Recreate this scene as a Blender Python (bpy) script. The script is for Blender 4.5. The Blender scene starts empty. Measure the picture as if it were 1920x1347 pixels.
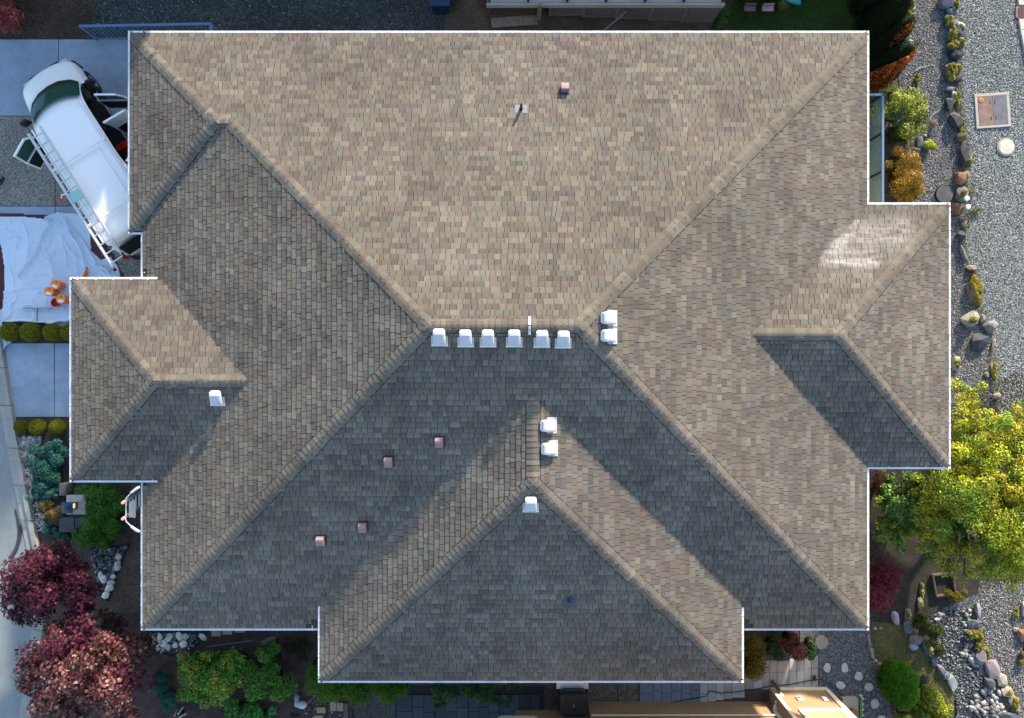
import bpy, bmesh, math, random
import numpy as np
from mathutils import Vector, Matrix, noise as mnoise

random.seed(11)
RNG = np.random.default_rng(11)
S = bpy.context.scene
COL = S.collection
R = math.radians

# ---------------------------------------------------------------- camera, sky, sun, exposure
FPX, CAMZ = 1340.0, 23.0          # focal length in photo pixels, camera height in metres
cam = bpy.data.cameras.new("camera")
cam.sensor_width = 36.0
cam.lens = FPX / 1920.0 * 36.0
cam.clip_end = 400.0
camo = bpy.data.objects.new("camera", cam)
COL.objects.link(camo)
camo.location = (0, 0, CAMZ)
S.camera = camo

SUN_EL = R(17.6)
SUN_AZ = math.atan2(0.39, 0.92)   # clockwise from +Y
sd = Vector((math.sin(SUN_AZ) * math.cos(SUN_EL), math.cos(SUN_AZ) * math.cos(SUN_EL), math.sin(SUN_EL)))
W = bpy.data.worlds.new("World")
S.world = W
W.use_nodes = True
nt = W.node_tree
bg = nt.nodes["Background"]
sky = nt.nodes.new("ShaderNodeTexSky")
sky.sky_type = 'NISHITA'
sky.sun_disc = False
sky.sun_elevation = SUN_EL
sky.sun_rotation = SUN_AZ
sky.air_density = 1.0
sky.dust_density = 1.2
sky.ozone_density = 1.0
nt.links.new(sky.outputs[0], bg.inputs[0])
bg.inputs[1].default_value = 0.15
sl = bpy.data.lights.new("sun", 'SUN')
sl.energy = 3.6
sl.angle = R(2.0)
sl.color = (1.0, 0.87, 0.70)
so = bpy.data.objects.new("sun", sl)
COL.objects.link(so)
so.rotation_euler = sd.to_track_quat('Z', 'Y').to_euler()
so.location = (8, 18, 12)
S.view_settings.view_transform = 'Standard'
S.view_settings.look = 'None'
S.view_settings.gamma = 1.0
S.view_settings.use_curve_mapping = False
S.view_settings.exposure = 1.57


# ---------------------------------------------------------------- helpers
def G(px, py, z=0.0):
    D = CAMZ - z
    return Vector(((px - 960) / FPX * D, (673.5 - py) / FPX * D, z))


def P2(px, py):
    v = G(px, py)
    return (v.x, v.y)


def tag(o, label=None, cat=None, group=None, kind=None):
    if label: o['label'] = label
    if cat: o['category'] = cat
    if group: o['group'] = group
    if kind: o['kind'] = kind
    return o


def thing(name, label, cat, loc=(0, 0, 0), rz=0.0, group=None):
    o = bpy.data.objects.new(name, None)
    COL.objects.link(o)
    o.location = loc
    o.rotation_euler = (0, 0, rz)
    o.empty_display_size = 0.3
    return tag(o, label, cat, group)


def wloc(o):
    v = Vector((0, 0, 0))
    while o is not None:
        v += o.location; o = o.parent
    return v


def link(name, me, mat, parent=None, kind=None):
    o = bpy.data.objects.new(name, me)
    COL.objects.link(o)
    if mat is not None and not me.materials:
        me.materials.append(mat)
    if parent is not None: o.parent = parent
    if kind: o['kind'] = kind
    return o


def copy_thing(src, loc, rz=0.0, label=None, scale=None):
    r = src.copy()
    COL.objects.link(r)
    r.location = loc
    r.rotation_euler = (0, 0, rz)
    if scale: r.scale = scale
    if label: r['label'] = label
    for ch in list(src.children):
        c = ch.copy(); COL.objects.link(c); c.parent = r
        for g in list(ch.children):
            d = g.copy(); COL.objects.link(d); d.parent = c
    return r


class Geo:
    def __init__(s):
        s.v, s.f, s.c = [], [], []

    def poly(s, pts, col=None):
        n = len(s.v)
        s.v += [tuple(p) for p in pts]
        s.f.append(tuple(range(n, n + len(pts))))
        s.c.append(col)

    def mesh(s, vs, fs, col=None):
        n = len(s.v)
        s.v += [tuple(p) for p in vs]
        for f in fs:
            s.f.append(tuple(n + i for i in f)); s.c.append(col)

    def box(s, c, size, col=None, M=None):
        x, y, z = size[0] / 2, size[1] / 2, size[2] / 2
        vs = [Vector((a * x, b * y, d * z)) for d in (-1, 1) for b in (-1, 1) for a in (-1, 1)]
        if M is not None: vs = [M @ v for v in vs]
        c = Vector(c)
        s.mesh([v + c for v in vs], [(0, 2, 3, 1), (4, 5, 7, 6), (0, 1, 5, 4), (2, 6, 7, 3), (0, 4, 6, 2), (1, 3, 7, 5)], col)

    def beam(s, p0, p1, w, h, col=None, up=(0, 0, 1)):
        p0, p1 = Vector(p0), Vector(p1)
        d = (p1 - p0); L = d.length; d.normalize()
        u = Vector(up)
        if abs(d.dot(u)) > .98: u = Vector((1, 0, 0))
        y = u.cross(d).normalized(); z = d.cross(y)
        M = Matrix((d, y, z)).transposed()
        s.box((p0 + p1) / 2, (L, w, h), col, M)

    def cyl(s, p0, p1, r0, r1=None, n=12, col=None, caps=True):
        if r1 is None: r1 = r0
        p0, p1 = Vector(p0), Vector(p1)
        d = (p1 - p0).normalized()
        u = Vector((1, 0, 0)) if abs(d.z) > .9 else Vector((0, 0, 1))
        a = d.cross(u).normalized(); b = d.cross(a)
        ring = lambda p, r: [p + a * (r * math.cos(2 * math.pi * i / n)) + b * (r * math.sin(2 * math.pi * i / n)) for i in range(n)]
        fs = [(i, (i + 1) % n, n + (i + 1) % n, n + i) for i in range(n)]
        if caps: fs += [tuple(range(n))[::-1], tuple(range(n, 2 * n))]
        s.mesh(ring(p0, r0) + ring(p1, r1), fs, col)

    def tube(s, pts, rad, n=8, col=None):
        pts = [Vector(p) for p in pts]
        rs = rad if isinstance(rad, (list, tuple)) else [rad] * len(pts)
        vs, fs = [], []
        pa = None
        for k, p in enumerate(pts):
            d = (pts[min(k + 1, len(pts) - 1)] - pts[max(k - 1, 0)]).normalized()
            if pa is None:
                u = Vector((0, 0, 1)) if abs(d.z) < .9 else Vector((1, 0, 0))
                pa = d.cross(u).normalized()
            a = (pa - d * pa.dot(d)).normalized(); pa = a
            b = d.cross(a)
            vs += [p + a * (rs[k] * math.cos(2 * math.pi * i / n)) + b * (rs[k] * math.sin(2 * math.pi * i / n)) for i in range(n)]
        for k in range(len(pts) - 1):
            for i in range(n):
                j = (i + 1) % n
                fs.append((k * n + i, k * n + j, (k + 1) * n + j, (k + 1) * n + i))
        fs += [tuple(range(n))[::-1], tuple(range((len(pts) - 1) * n, len(pts) * n))]
        s.mesh(vs, fs, col)

    def lathe(s, c, prof, n=20, col=None):
        c = Vector(c)
        vs, fs = [], []
        for r, z in prof:
            vs += [c + Vector((r * math.cos(2 * math.pi * i / n), r * math.sin(2 * math.pi * i / n), z)) for i in range(n)]
        for k in range(len(prof) - 1):
            for i in range(n):
                j = (i + 1) % n
                fs.append((k * n + i, k * n + j, (k + 1) * n + j, (k + 1) * n + i))
        fs += [tuple(range(n))[::-1], tuple(range((len(prof) - 1) * n, len(prof) * n))]
        s.mesh(vs, fs, col)

    def prism(s, pts2, z0, z1, col=None):
        n = len(pts2)
        a = sum(pts2[i][0] * pts2[(i + 1) % n][1] - pts2[(i + 1) % n][0] * pts2[i][1] for i in range(n))
        if a < 0: pts2 = list(pts2)[::-1]
        vs = [(x, y, z0) for x, y in pts2] + [(x, y, z1) for x, y in pts2]
        fs = [tuple(range(n))[::-1], tuple(range(n, 2 * n))] + [(i, (i + 1) % n, n + (i + 1) % n, n + i) for i in range(n)]
        s.mesh(vs, fs, col)

    def xform(s, M):
        s.v = [tuple(M @ Vector(p)) for p in s.v]
        return s

    def me(s, name, smooth=False):
        m = bpy.data.meshes.new(name)
        m.from_pydata(s.v, [], s.f)
        if any(c is not None for c in s.c):
            at = m.color_attributes.new("Col", 'FLOAT_COLOR', 'CORNER')
            buf = []
            for f, c in zip(s.f, s.c):
                c = c or (.5, .5, .5)
                buf += [c[0], c[1], c[2], 1.0] * len(f)
            at.data.foreach_set("color", buf)
        if smooth: m.polygons.foreach_set("use_smooth", [True] * len(m.polygons))
        m.update()
        return m

    def build(s, name, mat, parent=None, world=True, smooth=False, kind=None, bevel=0, seg=2):
        if parent is not None and world:
            l = wloc(parent)
            s.v = [(p[0] - l[0], p[1] - l[1], p[2] - l[2]) for p in s.v]
        m = s.me(name, smooth)
        if bevel:
            b = bmesh.new(); b.from_mesh(m)
            bmesh.ops.remove_doubles(b, verts=b.verts, dist=1e-5)
            es = [e for e in b.edges if len(e.link_faces) == 2 and e.calc_face_angle(0) > .5]
            bmesh.ops.bevel(b, geom=es, offset=bevel, segments=seg, affect='EDGES', profile=.5, clamp_overlap=True)
            b.to_mesh(m); b.free()
        return link(name, m, mat, parent, kind)


def npmesh(name, V, Fc, cols, mat, parent=None, smooth=False, kind=None):
    """V (N,3), Fc (M,k) ints, cols (M,3) or None"""
    V = np.asarray(V, dtype=np.float32)
    if parent is not None:
        V = V - np.array(wloc(parent), dtype=np.float32)
    Fc = np.asarray(Fc, dtype=np.int32)
    m = bpy.data.meshes.new(name)
    M, k = Fc.shape
    m.vertices.add(len(V)); m.vertices.foreach_set("co", V.ravel())
    m.loops.add(M * k); m.loops.foreach_set("vertex_index", Fc.ravel())
    m.polygons.add(M)
    m.polygons.foreach_set("loop_start", np.arange(0, M * k, k, dtype=np.int32))
    m.polygons.foreach_set("loop_total", np.full(M, k, dtype=np.int32))
    if smooth: m.polygons.foreach_set("use_smooth", np.ones(M, dtype=bool))
    m.update(calc_edges=True)
    if cols is not None:
        at = m.color_attributes.new("Col", 'FLOAT_COLOR', 'CORNER')
        c4 = np.ones((M, k, 4), dtype=np.float32)
        c4[:, :, :3] = np.asarray(cols, dtype=np.float32)[:, None, :]
        at.data.foreach_set("color", c4.ravel())
    return link(name, m, mat, parent, kind)


# ---------------------------------------------------------------- materials
def mk(name, base=(.5, .5, .5), rough=.7, attr=False, noises=(), bump=0.0, bscale=30.0, metal=0.0, spec=.4, transl=0.0, cells=None):
    m = bpy.data.materials.new(name); m.use_nodes = True
    t = m.node_tree; N = t.nodes; L = t.links
    b = N["Principled BSDF"]
    b.inputs["Roughness"].default_value = rough
    b.inputs["Metallic"].default_value = metal
    b.inputs["Specular IOR Level"].default_value = spec
    tc = N.new("ShaderNodeTexCoord")
    geo = N.new("ShaderNodeNewGeometry")
    if attr:
        a = N.new("ShaderNodeVertexColor"); a.layer_name = "Col"; cur = a.outputs[0]
    else:
        a = N.new("ShaderNodeRGB"); a.outputs[0].default_value = (*base, 1); cur = a.outputs[0]
    if cells:                        # crushed-stone speckle: scale, list of colours
        sc, cl = cells
        v = N.new("ShaderNodeTexVoronoi"); v.inputs["Scale"].default_value = sc
        L.new(geo.outputs["Position"], v.inputs["Vector"])
        sp = N.new("ShaderNodeSeparateColor"); L.new(v.outputs["Color"], sp.inputs[0])
        r = N.new("ShaderNodeValToRGB"); r.color_ramp.interpolation = 'CONSTANT'
        e = r.color_ramp.elements
        while len(e) < len(cl): e.new(0.5)
        for i, c in enumerate(cl):
            e[i].position = i / len(cl); e[i].color = (*c, 1)
        L.new(sp.outputs[0], r.inputs[0]); cur = r.outputs[0]
    for i, (sc, am) in enumerate(noises):
        n = N.new("ShaderNodeTexNoise"); n.inputs["Scale"].default_value = sc
        n.inputs["Detail"].default_value = 4.0 if sc < 20 else 1.5
        L.new(geo.outputs["Position"], n.inputs["Vector"])
        mr = N.new("ShaderNodeMapRange")
        mr.inputs[1].default_value = .3; mr.inputs[2].default_value = .7
        mr.inputs[3].default_value = 1 - am; mr.inputs[4].default_value = 1 + am
        L.new(n.outputs[0], mr.inputs[0])
        vm = N.new("ShaderNodeVectorMath"); vm.operation = 'SCALE'
        L.new(cur, vm.inputs[0]); L.new(mr.outputs[0], vm.inputs[3]); cur = vm.outputs[0]
    L.new(cur, b.inputs["Base Color"])
    if bump:
        n = N.new("ShaderNodeTexNoise"); n.inputs["Scale"].default_value = bscale; n.inputs["Detail"].default_value = 3
        L.new(geo.outputs["Position"], n.inputs["Vector"])
        bp = N.new("ShaderNodeBump"); bp.inputs["Strength"].default_value = bump; bp.inputs["Distance"].default_value = .02
        L.new(n.outputs[0], bp.inputs["Height"]); L.new(bp.outputs[0], b.inputs["Normal"])
    if transl:
        tr = N.new("ShaderNodeBsdfTranslucent"); L.new(cur, tr.inputs[0])
        mx = N.new("ShaderNodeMixShader"); mx.inputs[0].default_value = transl
        L.new(b.outputs[0], mx.inputs[1]); L.new(tr.outputs[0], mx.inputs[2])
        L.new(mx.outputs[0], N["Material Output"].inputs[0])
    m["_cur"] = 0
    return m


M_shingle = mk("asphalt_shingle", attr=True, rough=.95, spec=.15, noises=[(90, .30), (.40, .15), (1.5, .09)], bump=.25, bscale=160)
M_under = mk("roof_underlay", (.05, .045, .04), .9)
M_white = mk("white_paint", (.82, .83, .84), .45, noises=[(3, .05)])
M_gutin = mk("gutter_metal", attr=True, rough=.5, noises=[(2.5, .10), (14, .06)])
M_ventw = mk("white_vent_plastic", (.47, .485, .51), .4, noises=[(5, .05)])
M_ventb = mk("brown_vent_plastic", (.26, .175, .19), .5, spec=.2)
M_ventbf = mk("brown_flange", (.030, .022, .024), .6)
M_lead = mk("grey_flashing", (.11, .13, .16), .5, noises=[(20, .3)])
M_blackp = mk("black_plastic", (.012, .012, .014), .45)
M_wall = mk("cream_siding", (.55, .47, .36), .7)
M_tan = mk("tan_siding", (.31, .215, .122), .7, noises=[(1.2, .08), (30, .05)])
M_trim = mk("cream_trim", (.74, .66, .52), .5)
M_glass = mk("window_glass", (.02, .03, .035), .05, spec=.6)
M_leaf = mk("leaf", attr=True, rough=.55, spec=.25, transl=.22)
M_leafd = mk("dull_leaf", attr=True, rough=.8, spec=.1, transl=.1)
M_bark = mk("bark", (.09, .065, .045), .9, noises=[(12, .3)], bump=.5)
M_stone = mk("stone", attr=True, rough=.85, spec=.25, noises=[(14, .2), (60, .15)], bump=.35, bscale=25)
M_moss = mk("moss", attr=True, rough=.95, spec=.05)
M_conc = mk("smooth_concrete", (.275, .345, .43), .75, noises=[(.6, .12), (1.7, .10), (5.0, .07), (70, .07)], bump=.08, bscale=90)
M_agg = mk("exposed_aggregate", rough=.85, cells=(34, [(.16, .145, .125), (.24, .215, .18), (.33, .30, .26), (.11, .105, .10), (.27, .25, .22)]), noises=[(.8, .12)], bump=.4, bscale=60)
M_curb = mk("curb_concrete", (.30, .30, .28), .85, noises=[(1.2, .12), (9, .1), (60, .12)], bump=.15, bscale=60)
M_road = mk("asphalt_road", (.215, .245, .255), .85, noises=[(.35, .12), (4, .07), (80, .2)], bump=.2, bscale=90)
M_soil = mk("soil", (.085, .062, .048), .95, noises=[(1.5, .3), (14, .35), (60, .4)], bump=.8, bscale=18)
M_bark_mulch = mk("bark_mulch", (.068, .042, .037), .95, noises=[(3, .3), (40, .6)], bump=1.0, bscale=40)
M_gravel_b = mk("gravel_bed", rough=.95, cells=(28, [(.05, .06, .065), (.10, .115, .12), (.075, .085, .09), (.17, .19, .20), (.035, .04, .045)]), noises=[(.5, .12)], bump=.6, bscale=30)
M_lawn = mk("lawn_soil", (.035, .07, .018), .95, noises=[(3, .4), (30, .4)], bump=.5)
M_tarp = mk("white_tarp", (.60, .69, .80), .5, noises=[(1.5, .05)])
M_maroon = mk("maroon_tarp", (.075, .014, .020), .4, noises=[(5, .2)])
M_orange = mk("orange_plastic", (.85, .16, .01), .35)
M_red = mk("red_plastic", (.55, .02, .012), .4)
M_paper = mk("paper_label", (.80, .80, .80), .6)
M_alu = mk("aluminium", (.62, .64, .66), .35, metal=.55)
M_van = mk("van_white_paint", (.93, .93, .93), .25, spec=.5)
M_vglass = mk("green_windscreen", (.012, .085, .055), .06, spec=.6)
M_rubber = mk("rubber", (.015, .015, .016), .8)
M_rim = mk("wheel_rim", (.35, .36, .37), .35, metal=.7)
M_bluem = mk("blue_grey_metal", (.115, .20, .36), .5)
M_paver = mk("paver", attr=True, rough=.8, noises=[(1.3, .08), (10, .08), (70, .12)], bump=.15, bscale=60)
M_wood = mk("weathered_wood", (.22, .19, .15), .85, noises=[(6, .2), (40, .2)])
M_brownw = mk("brown_wood", (.07, .035, .022), .7, noises=[(8, .25)])
M_teal = mk("teal_plastic", (.02, .27, .30), .4)
M_navy = mk("navy_metal", (.012, .035, .10), .35)
M_cloth = mk("cloth", attr=True, rough=.9)
M_grey_deck = mk("grey_deck_paint", (.30, .30, .29), .7, noises=[(3, .1)])
M_glassp = None


def glass_mat(name, col, tr):
    m = bpy.data.materials.new(name); m.use_nodes = True
    N = m.node_tree.nodes; L = m.node_tree.links
    b = N["Principled BSDF"]
    b.inputs["Base Color"].default_value = (*col, 1); b.inputs["Roughness"].default_value = .03
    t = N.new("ShaderNodeBsdfTransparent"); t.inputs[0].default_value = (*[min(1, c * 1.0 + .6) for c in col], 1)
    mx = N.new("ShaderNodeMixShader"); mx.inputs[0].default_value = tr
    L.new(b.outputs[0], mx.inputs[1]); L.new(t.outputs[0], mx.inputs[2]); L.new(mx.outputs[0], N["Material Output"].inputs[0])
    return m


M_glassp = glass_mat("rail_glass", (.25, .36, .36), .55)
M_lamp = bpy.data.materials.new("lamp_lit_glass"); M_lamp.use_nodes = True
_b = M_lamp.node_tree.nodes["Principled BSDF"]
_b.inputs["Base Color"].default_value = (.8, .4, .1, 1); _b.inputs["Emission Color"].default_value = (1, .55, .16, 1); _b.inputs["Emission Strength"].default_value = 0.55


# white chalky wash marks on the shingles: soft streaks with their own outline (world position of the roof)
def stain_nodes(m, segs, colour):
    t = m.node_tree; N = t.nodes; L = t.links
    b = N["Principled BSDF"]
    src = b.inputs["Base Color"].links[0].from_socket
    geo = N.new("ShaderNodeNewGeometry")
    nz = N.new("ShaderNodeTexNoise"); nz.inputs["Scale"].default_value = 3.5; nz.inputs["Detail"].default_value = 4
    L.new(geo.outputs["Position"], nz.inputs["Vector"])
    off = N.new("ShaderNodeVectorMath"); off.operation = 'MULTIPLY_ADD'
    off.inputs[1].default_value = (.28, .16, 0); L.new(nz.outputs["Color"], off.inputs[0]); L.new(geo.outputs["Position"], off.inputs[2])
    best = None
    for (x0, y0, x1, y1, w, s) in segs:
        sub = N.new("ShaderNodeVectorMath"); sub.operation = 'SUBTRACT'
        sub.inputs[1].default_value = (x0 + .14, y0 + .08, 0); L.new(off.outputs[0], sub.inputs[0])
        fl = N.new("ShaderNodeVectorMath"); fl.operation = 'MULTIPLY'; fl.inputs[1].default_value = (1, 1, 0); L.new(sub.outputs[0], fl.inputs[0])
        dx, dy = x1 - x0, y1 - y0
        dt = N.new("ShaderNodeVectorMath"); dt.operation = 'DOT_PRODUCT'
        l2 = dx * dx + dy * dy
        dt.inputs[1].default_value = (dx / l2, dy / l2, 0); L.new(fl.outputs[0], dt.inputs[0])
        cl = N.new("ShaderNodeClamp"); L.new(dt.outputs["Value"], cl.inputs[0])
        pr = N.new("ShaderNodeVectorMath"); pr.operation = 'SCALE'; pr.inputs[0].default_value = (dx, dy, 0); L.new(cl.outputs[0], pr.inputs[3])
        ds = N.new("ShaderNodeVectorMath"); ds.operation = 'DISTANCE'; L.new(fl.outputs[0], ds.inputs[0]); L.new(pr.outputs[0], ds.inputs[1])
        mr = N.new("ShaderNodeMapRange"); mr.interpolation_type = 'SMOOTHSTEP'
        mr.inputs[1].default_value = 0; mr.inputs[2].default_value = w; mr.inputs[3].default_value = s; mr.inputs[4].default_value = 0
        L.new(ds.outputs["Value"], mr.inputs[0])
        if best is None: best = mr.outputs[0]
        else:
            mx = N.new("ShaderNodeMath"); mx.operation = 'MAXIMUM'; L.new(best, mx.inputs[0]); L.new(mr.outputs[0], mx.inputs[1]); best = mx.outputs[0]
    st = N.new("ShaderNodeVectorMath"); st.operation = 'MULTIPLY'; st.inputs[1].default_value = (1.6, 8.5, 1.0); L.new(geo.outputs["Position"], st.inputs[0])
    gr = N.new("ShaderNodeTexNoise"); gr.inputs["Scale"].default_value = 1.0; gr.inputs["Detail"].default_value = 5; L.new(st.outputs[0], gr.inputs["Vector"])
    g2 = N.new("ShaderNodeMapRange"); g2.inputs[1].default_value = .38; g2.inputs[2].default_value = .60; g2.inputs[3].default_value = .22; g2.inputs[4].default_value = 1; L.new(gr.outputs[0], g2.inputs[0])
    mul = N.new("ShaderNodeMath"); mul.operation = 'MULTIPLY'; L.new(best, mul.inputs[0]); L.new(g2.outputs[0], mul.inputs[1])
    mix = N.new("ShaderNodeMix"); mix.data_type = 'RGBA'
    L.new(mul.outputs[0], mix.inputs[0]); L.new(src, mix.inputs[6]); mix.inputs[7].default_value = (*colour, 1)
    L.new(mix.outputs[2], b.inputs["Base Color"])


def rp(px, py, z=4.0):
    v = G(px, py, z); return v.x, v.y


_segs = []
for (a, b_, c, d, w, s) in [(1552, 489, 1640, 491, .30, .75), (1560, 480, 1612, 432, .34, .75), (1612, 432, 1622, 410, .14, .7), (1612, 428, 1712, 427, .2, .42), (1618, 441, 1700, 447, .24, .62), (1590, 471, 1648, 470, .2, .5), (1580, 478, 1650, 462, .75, .42), (1605, 450, 1690, 436, .7, .4), (1640, 430, 1712, 424, .6, .45), (1655, 450, 1706, 440, .35, .35)]:
    p = rp(a, b_, 3.7); q = rp(c, d, 3.7)
    _segs.append((p[0], p[1], q[0], q[1], w, s))
stain_nodes(M_shingle, _segs, (.42, .40, .385))

# ---------------------------------------------------------------- ground
def sheet(name, pts, z, mat, kind='structure', parent=None, thick=0.0):
    g = Geo()
    if thick:
        g.prism(pts, z - thick, z)
    else:
        n = len(pts)
        a = sum(pts[i][0] * pts[(i + 1) % n][1] - pts[(i + 1) % n][0] * pts[i][1] for i in range(n))
        if a < 0: pts = pts[::-1]
        g.poly([(x, y, z) for x, y in pts])
    o = g.build(name, mat, parent)
    if kind: o['kind'] = kind
    return o


def pp(*xy):
    return [P2(xy[i], xy[i + 1]) for i in range(0, len(xy), 2)]


sheet("ground", [(-150, -150), (150, -150), (150, 150), (-150, 150)], -.02, M_soil)
GRAVEL = pp(1652, -200, 2400, -200, 2400, 1700, 1900, 1700, 1830, 1347, 1800, 1240, 1740, 1150, 1700, 900, 1690, 500, 1690, 200)
sheet("gravel_yard", GRAVEL, 0, M_gravel_b)
DARKGR = pp(205, -60, 900, -60, 900, 120, 300, 120, 200, 72, 165, 60)
sheet("dark_gravel", DARKGR, 0, mk("dark_gravel_bed", rough=.95, cells=(30, [(.03, .04, .045), (.06, .075, .075), (.045, .05, .05), (.09, .105, .10)]), noises=[(.7, .3)], bump=.6))
sheet("lawn", pp(900, -200, 1652, -200, 1652, 130, 900, 130), 0, M_lawn)
PATIOGR = pp(1500, 1150, 1632, 1150, 1640, 1210, 1655, 1250, 1668, 1300, 1680, 1420, 1500, 1420)
sheet("gravel_path", PATIOGR, .004, mk("path_gravel_bed", rough=.95, cells=(36, [(.07, .08, .085), (.12, .13, .135), (.17, .18, .18), (.05, .055, .06)]), noises=[(.8, .15)], bump=.5))
MOSSY = pp(1632, 1165, 1690, 1170, 1730, 1215, 1765, 1262, 1790, 1300, 1780, 1400, 1690, 1400, 1660, 1270, 1640, 1225)
sheet("mossy_bank", MOSSY, .004, mk("mossy_soil", (.15, .135, .055), .95, noises=[(1.6, .35), (18, .4), (70, .4)], bump=.7))
COBBLE = pp(1742, 1158, 1770, 1145, 1818, 1140, 1826, 1190, 1832, 1240, 1850, 1290, 1880, 1347, 1895, 1420, 1795, 1420, 1792, 1310, 1768, 1262, 1755, 1225)
sheet("cobble_bed", COBBLE, .008, mk("cobble_base", (.03, .035, .04), .95, noises=[(20, .4)]))
sheet("mulch_bed", pp(225, 1150, 690, 1150, 690, 1450, 120, 1450, 190, 1250), 0, M_bark_mulch)
sheet("planting_strip", pp(-80, 604, 240, 604, 240, 645, -80, 645), .004, M_bark_mulch)
sheet("planting_strip", pp(22, 780, 240, 780, 240, 822, 34, 822), .004, M_bark_mulch)
PEB1 = pp(34, 816, 240, 816, 240, 1000, 70, 1000, 55, 930)
sheet("pebble_bed", PEB1, .006, mk("pebble_base", (.05, .045, .04), .95, noises=[(20, .4)]))
# street and curb
CURB = [(-14, 560), (-6, 620), (4, 690), (16, 760), (30, 840), (43, 910), (56, 975), (70, 1045), (78, 1110), (76, 1180), (66, 1260), (52, 1347), (40, 1420)]
inner = [(x - 14, y) for x, y in CURB]
sheet("road", [P2(x - 6, y) for x, y in CURB] + pp(-900, 1420, -900, 560), .004, M_road)
curbs = Geo().build("curb", M_curb); curbs['kind'] = 'structure'
prof = [(-17, .0), (-16, .03), (-3, .055), (0, .13), (9, .14), (10, .0)]
for i in range(len(CURB) - 1):
    (xa, ya), (xb, yb) = CURB[i], CURB[i + 1]
    g = Geo(); vs = []; n = len(prof)
    for t in (.008, .992):
        for (o, z) in prof:
            v = G(xa + (xb - xa) * t + o, ya + (yb - ya) * t); vs.append((v.x, v.y, z + .002))
    g.mesh(vs, [(j, j + 1, n + j + 1, n + j) for j in range(n - 1)] + [tuple(range(n))[::-1], tuple(range(n, 2 * n))])
    g.build("curb_stone", M_curb, curbs)
# driveway panels (each a slab with recessed joints)
drv = sheet("driveway", pp(-200, 74, 420, 74, 420, 645, 240, 645, -200, 645), .001, mk("joint_filler", (.03, .03, .03), .9))


def slab(x0, y0, x1, y1, mat, parent, z=.018, name="concrete_panel", gap=.6, col=None):
    g = Geo(); g.prism(pp(x0 + gap, y0 + gap, x1 - gap, y0 + gap, x1 - gap, y1 - gap, x0 + gap, y1 - gap), -.02, z, col)
    return g.build(name, mat, parent, bevel=.006, seg=1)


for x0, x1 in ((-190, 110), (110, 420)):
    slab(x0, 74, x1, 218, M_conc, drv)
for x0, x1 in ((-190, 104), (104, 420)):
    slab(x0, 218, x1, 387, M_agg, drv)
    slab(x0, 387, x1, 404, M_conc, drv)
    slab(x0, 404, x1, 606, M_agg, drv)
drv2 = sheet("lower_driveway", pp(4, 643, 240, 643, 240, 783, 26, 783), .001, mk("joint_filler_dark", (.03, .03, .03), .9))
for q in ((8, 644, 102, 644, 102, 782, 28, 782), (103.2, 644, 240, 644, 240, 782, 103.2, 782)):
    g = Geo(); g.prism(pp(*q), -.02, .018); g.build("concrete_panel", M_conc, drv2, bevel=.006, seg=1)


# ---------------------------------------------------------------- scattered stones and leaves
def in_poly(P, poly):
    x, y = P[:, 0], P[:, 1]
    ins = np.zeros(len(P), bool)
    n = len(poly)
    for i in range(n):
        x0, y0 = poly[i]; x1, y1 = poly[(i + 1) % n]
        c = ((y0 > y) != (y1 > y)) & (x < (x1 - x0) * (y - y0) / (y1 - y0 + 1e-12) + x0)
        ins ^= c
    return ins


def pts_in(poly, n):
    a = np.array(poly); lo = a.min(0); hi = a.max(0)
    out = []
    tot = 0
    while tot < n:
        p = RNG.uniform(lo, hi, (n * 2, 2)); p = p[in_poly(p, poly)]
        out.append(p); tot += len(p)
        if len(p) == 0: break
    return np.concatenate(out)[:n]


OCT_V = np.array([(1, 0, 0), (-1, 0, 0), (0, 1, 0), (0, -1, 0), (0, 0, 1), (0, 0, -1)], float)
OCT_F = np.array([(0, 2, 4), (2, 1, 4), (1, 3, 4), (3, 0, 4), (2, 0, 5), (1, 2, 5), (3, 1, 5), (0, 3, 5)])
_b = bmesh.new(); bmesh.ops.create_icosphere(_b, subdivisions=1, radius=1)
ICO_V = np.array([v.co[:] for v in _b.verts]); ICO_F = np.array([[v.index for v in f.verts] for f in _b.faces]); _b.free()
_b = bmesh.new(); bmesh.ops.create_icosphere(_b, subdivisions=2, radius=1)
ICO2_V = np.array([v.co[:] for v in _b.verts]); ICO2_F = np.array([[v.index for v in f.verts] for f in _b.faces]); _b.free()


def pick(pal, n, lo=.75, hi=1.25):
    w = np.array([p[3] if len(p) > 3 else 1 for p in pal], float); w /= w.sum()
    c = np.array([p[:3] for p in pal])[RNG.choice(len(pal), n, p=w)]
    return c * RNG.uniform(lo, hi, (n, 1))


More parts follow.
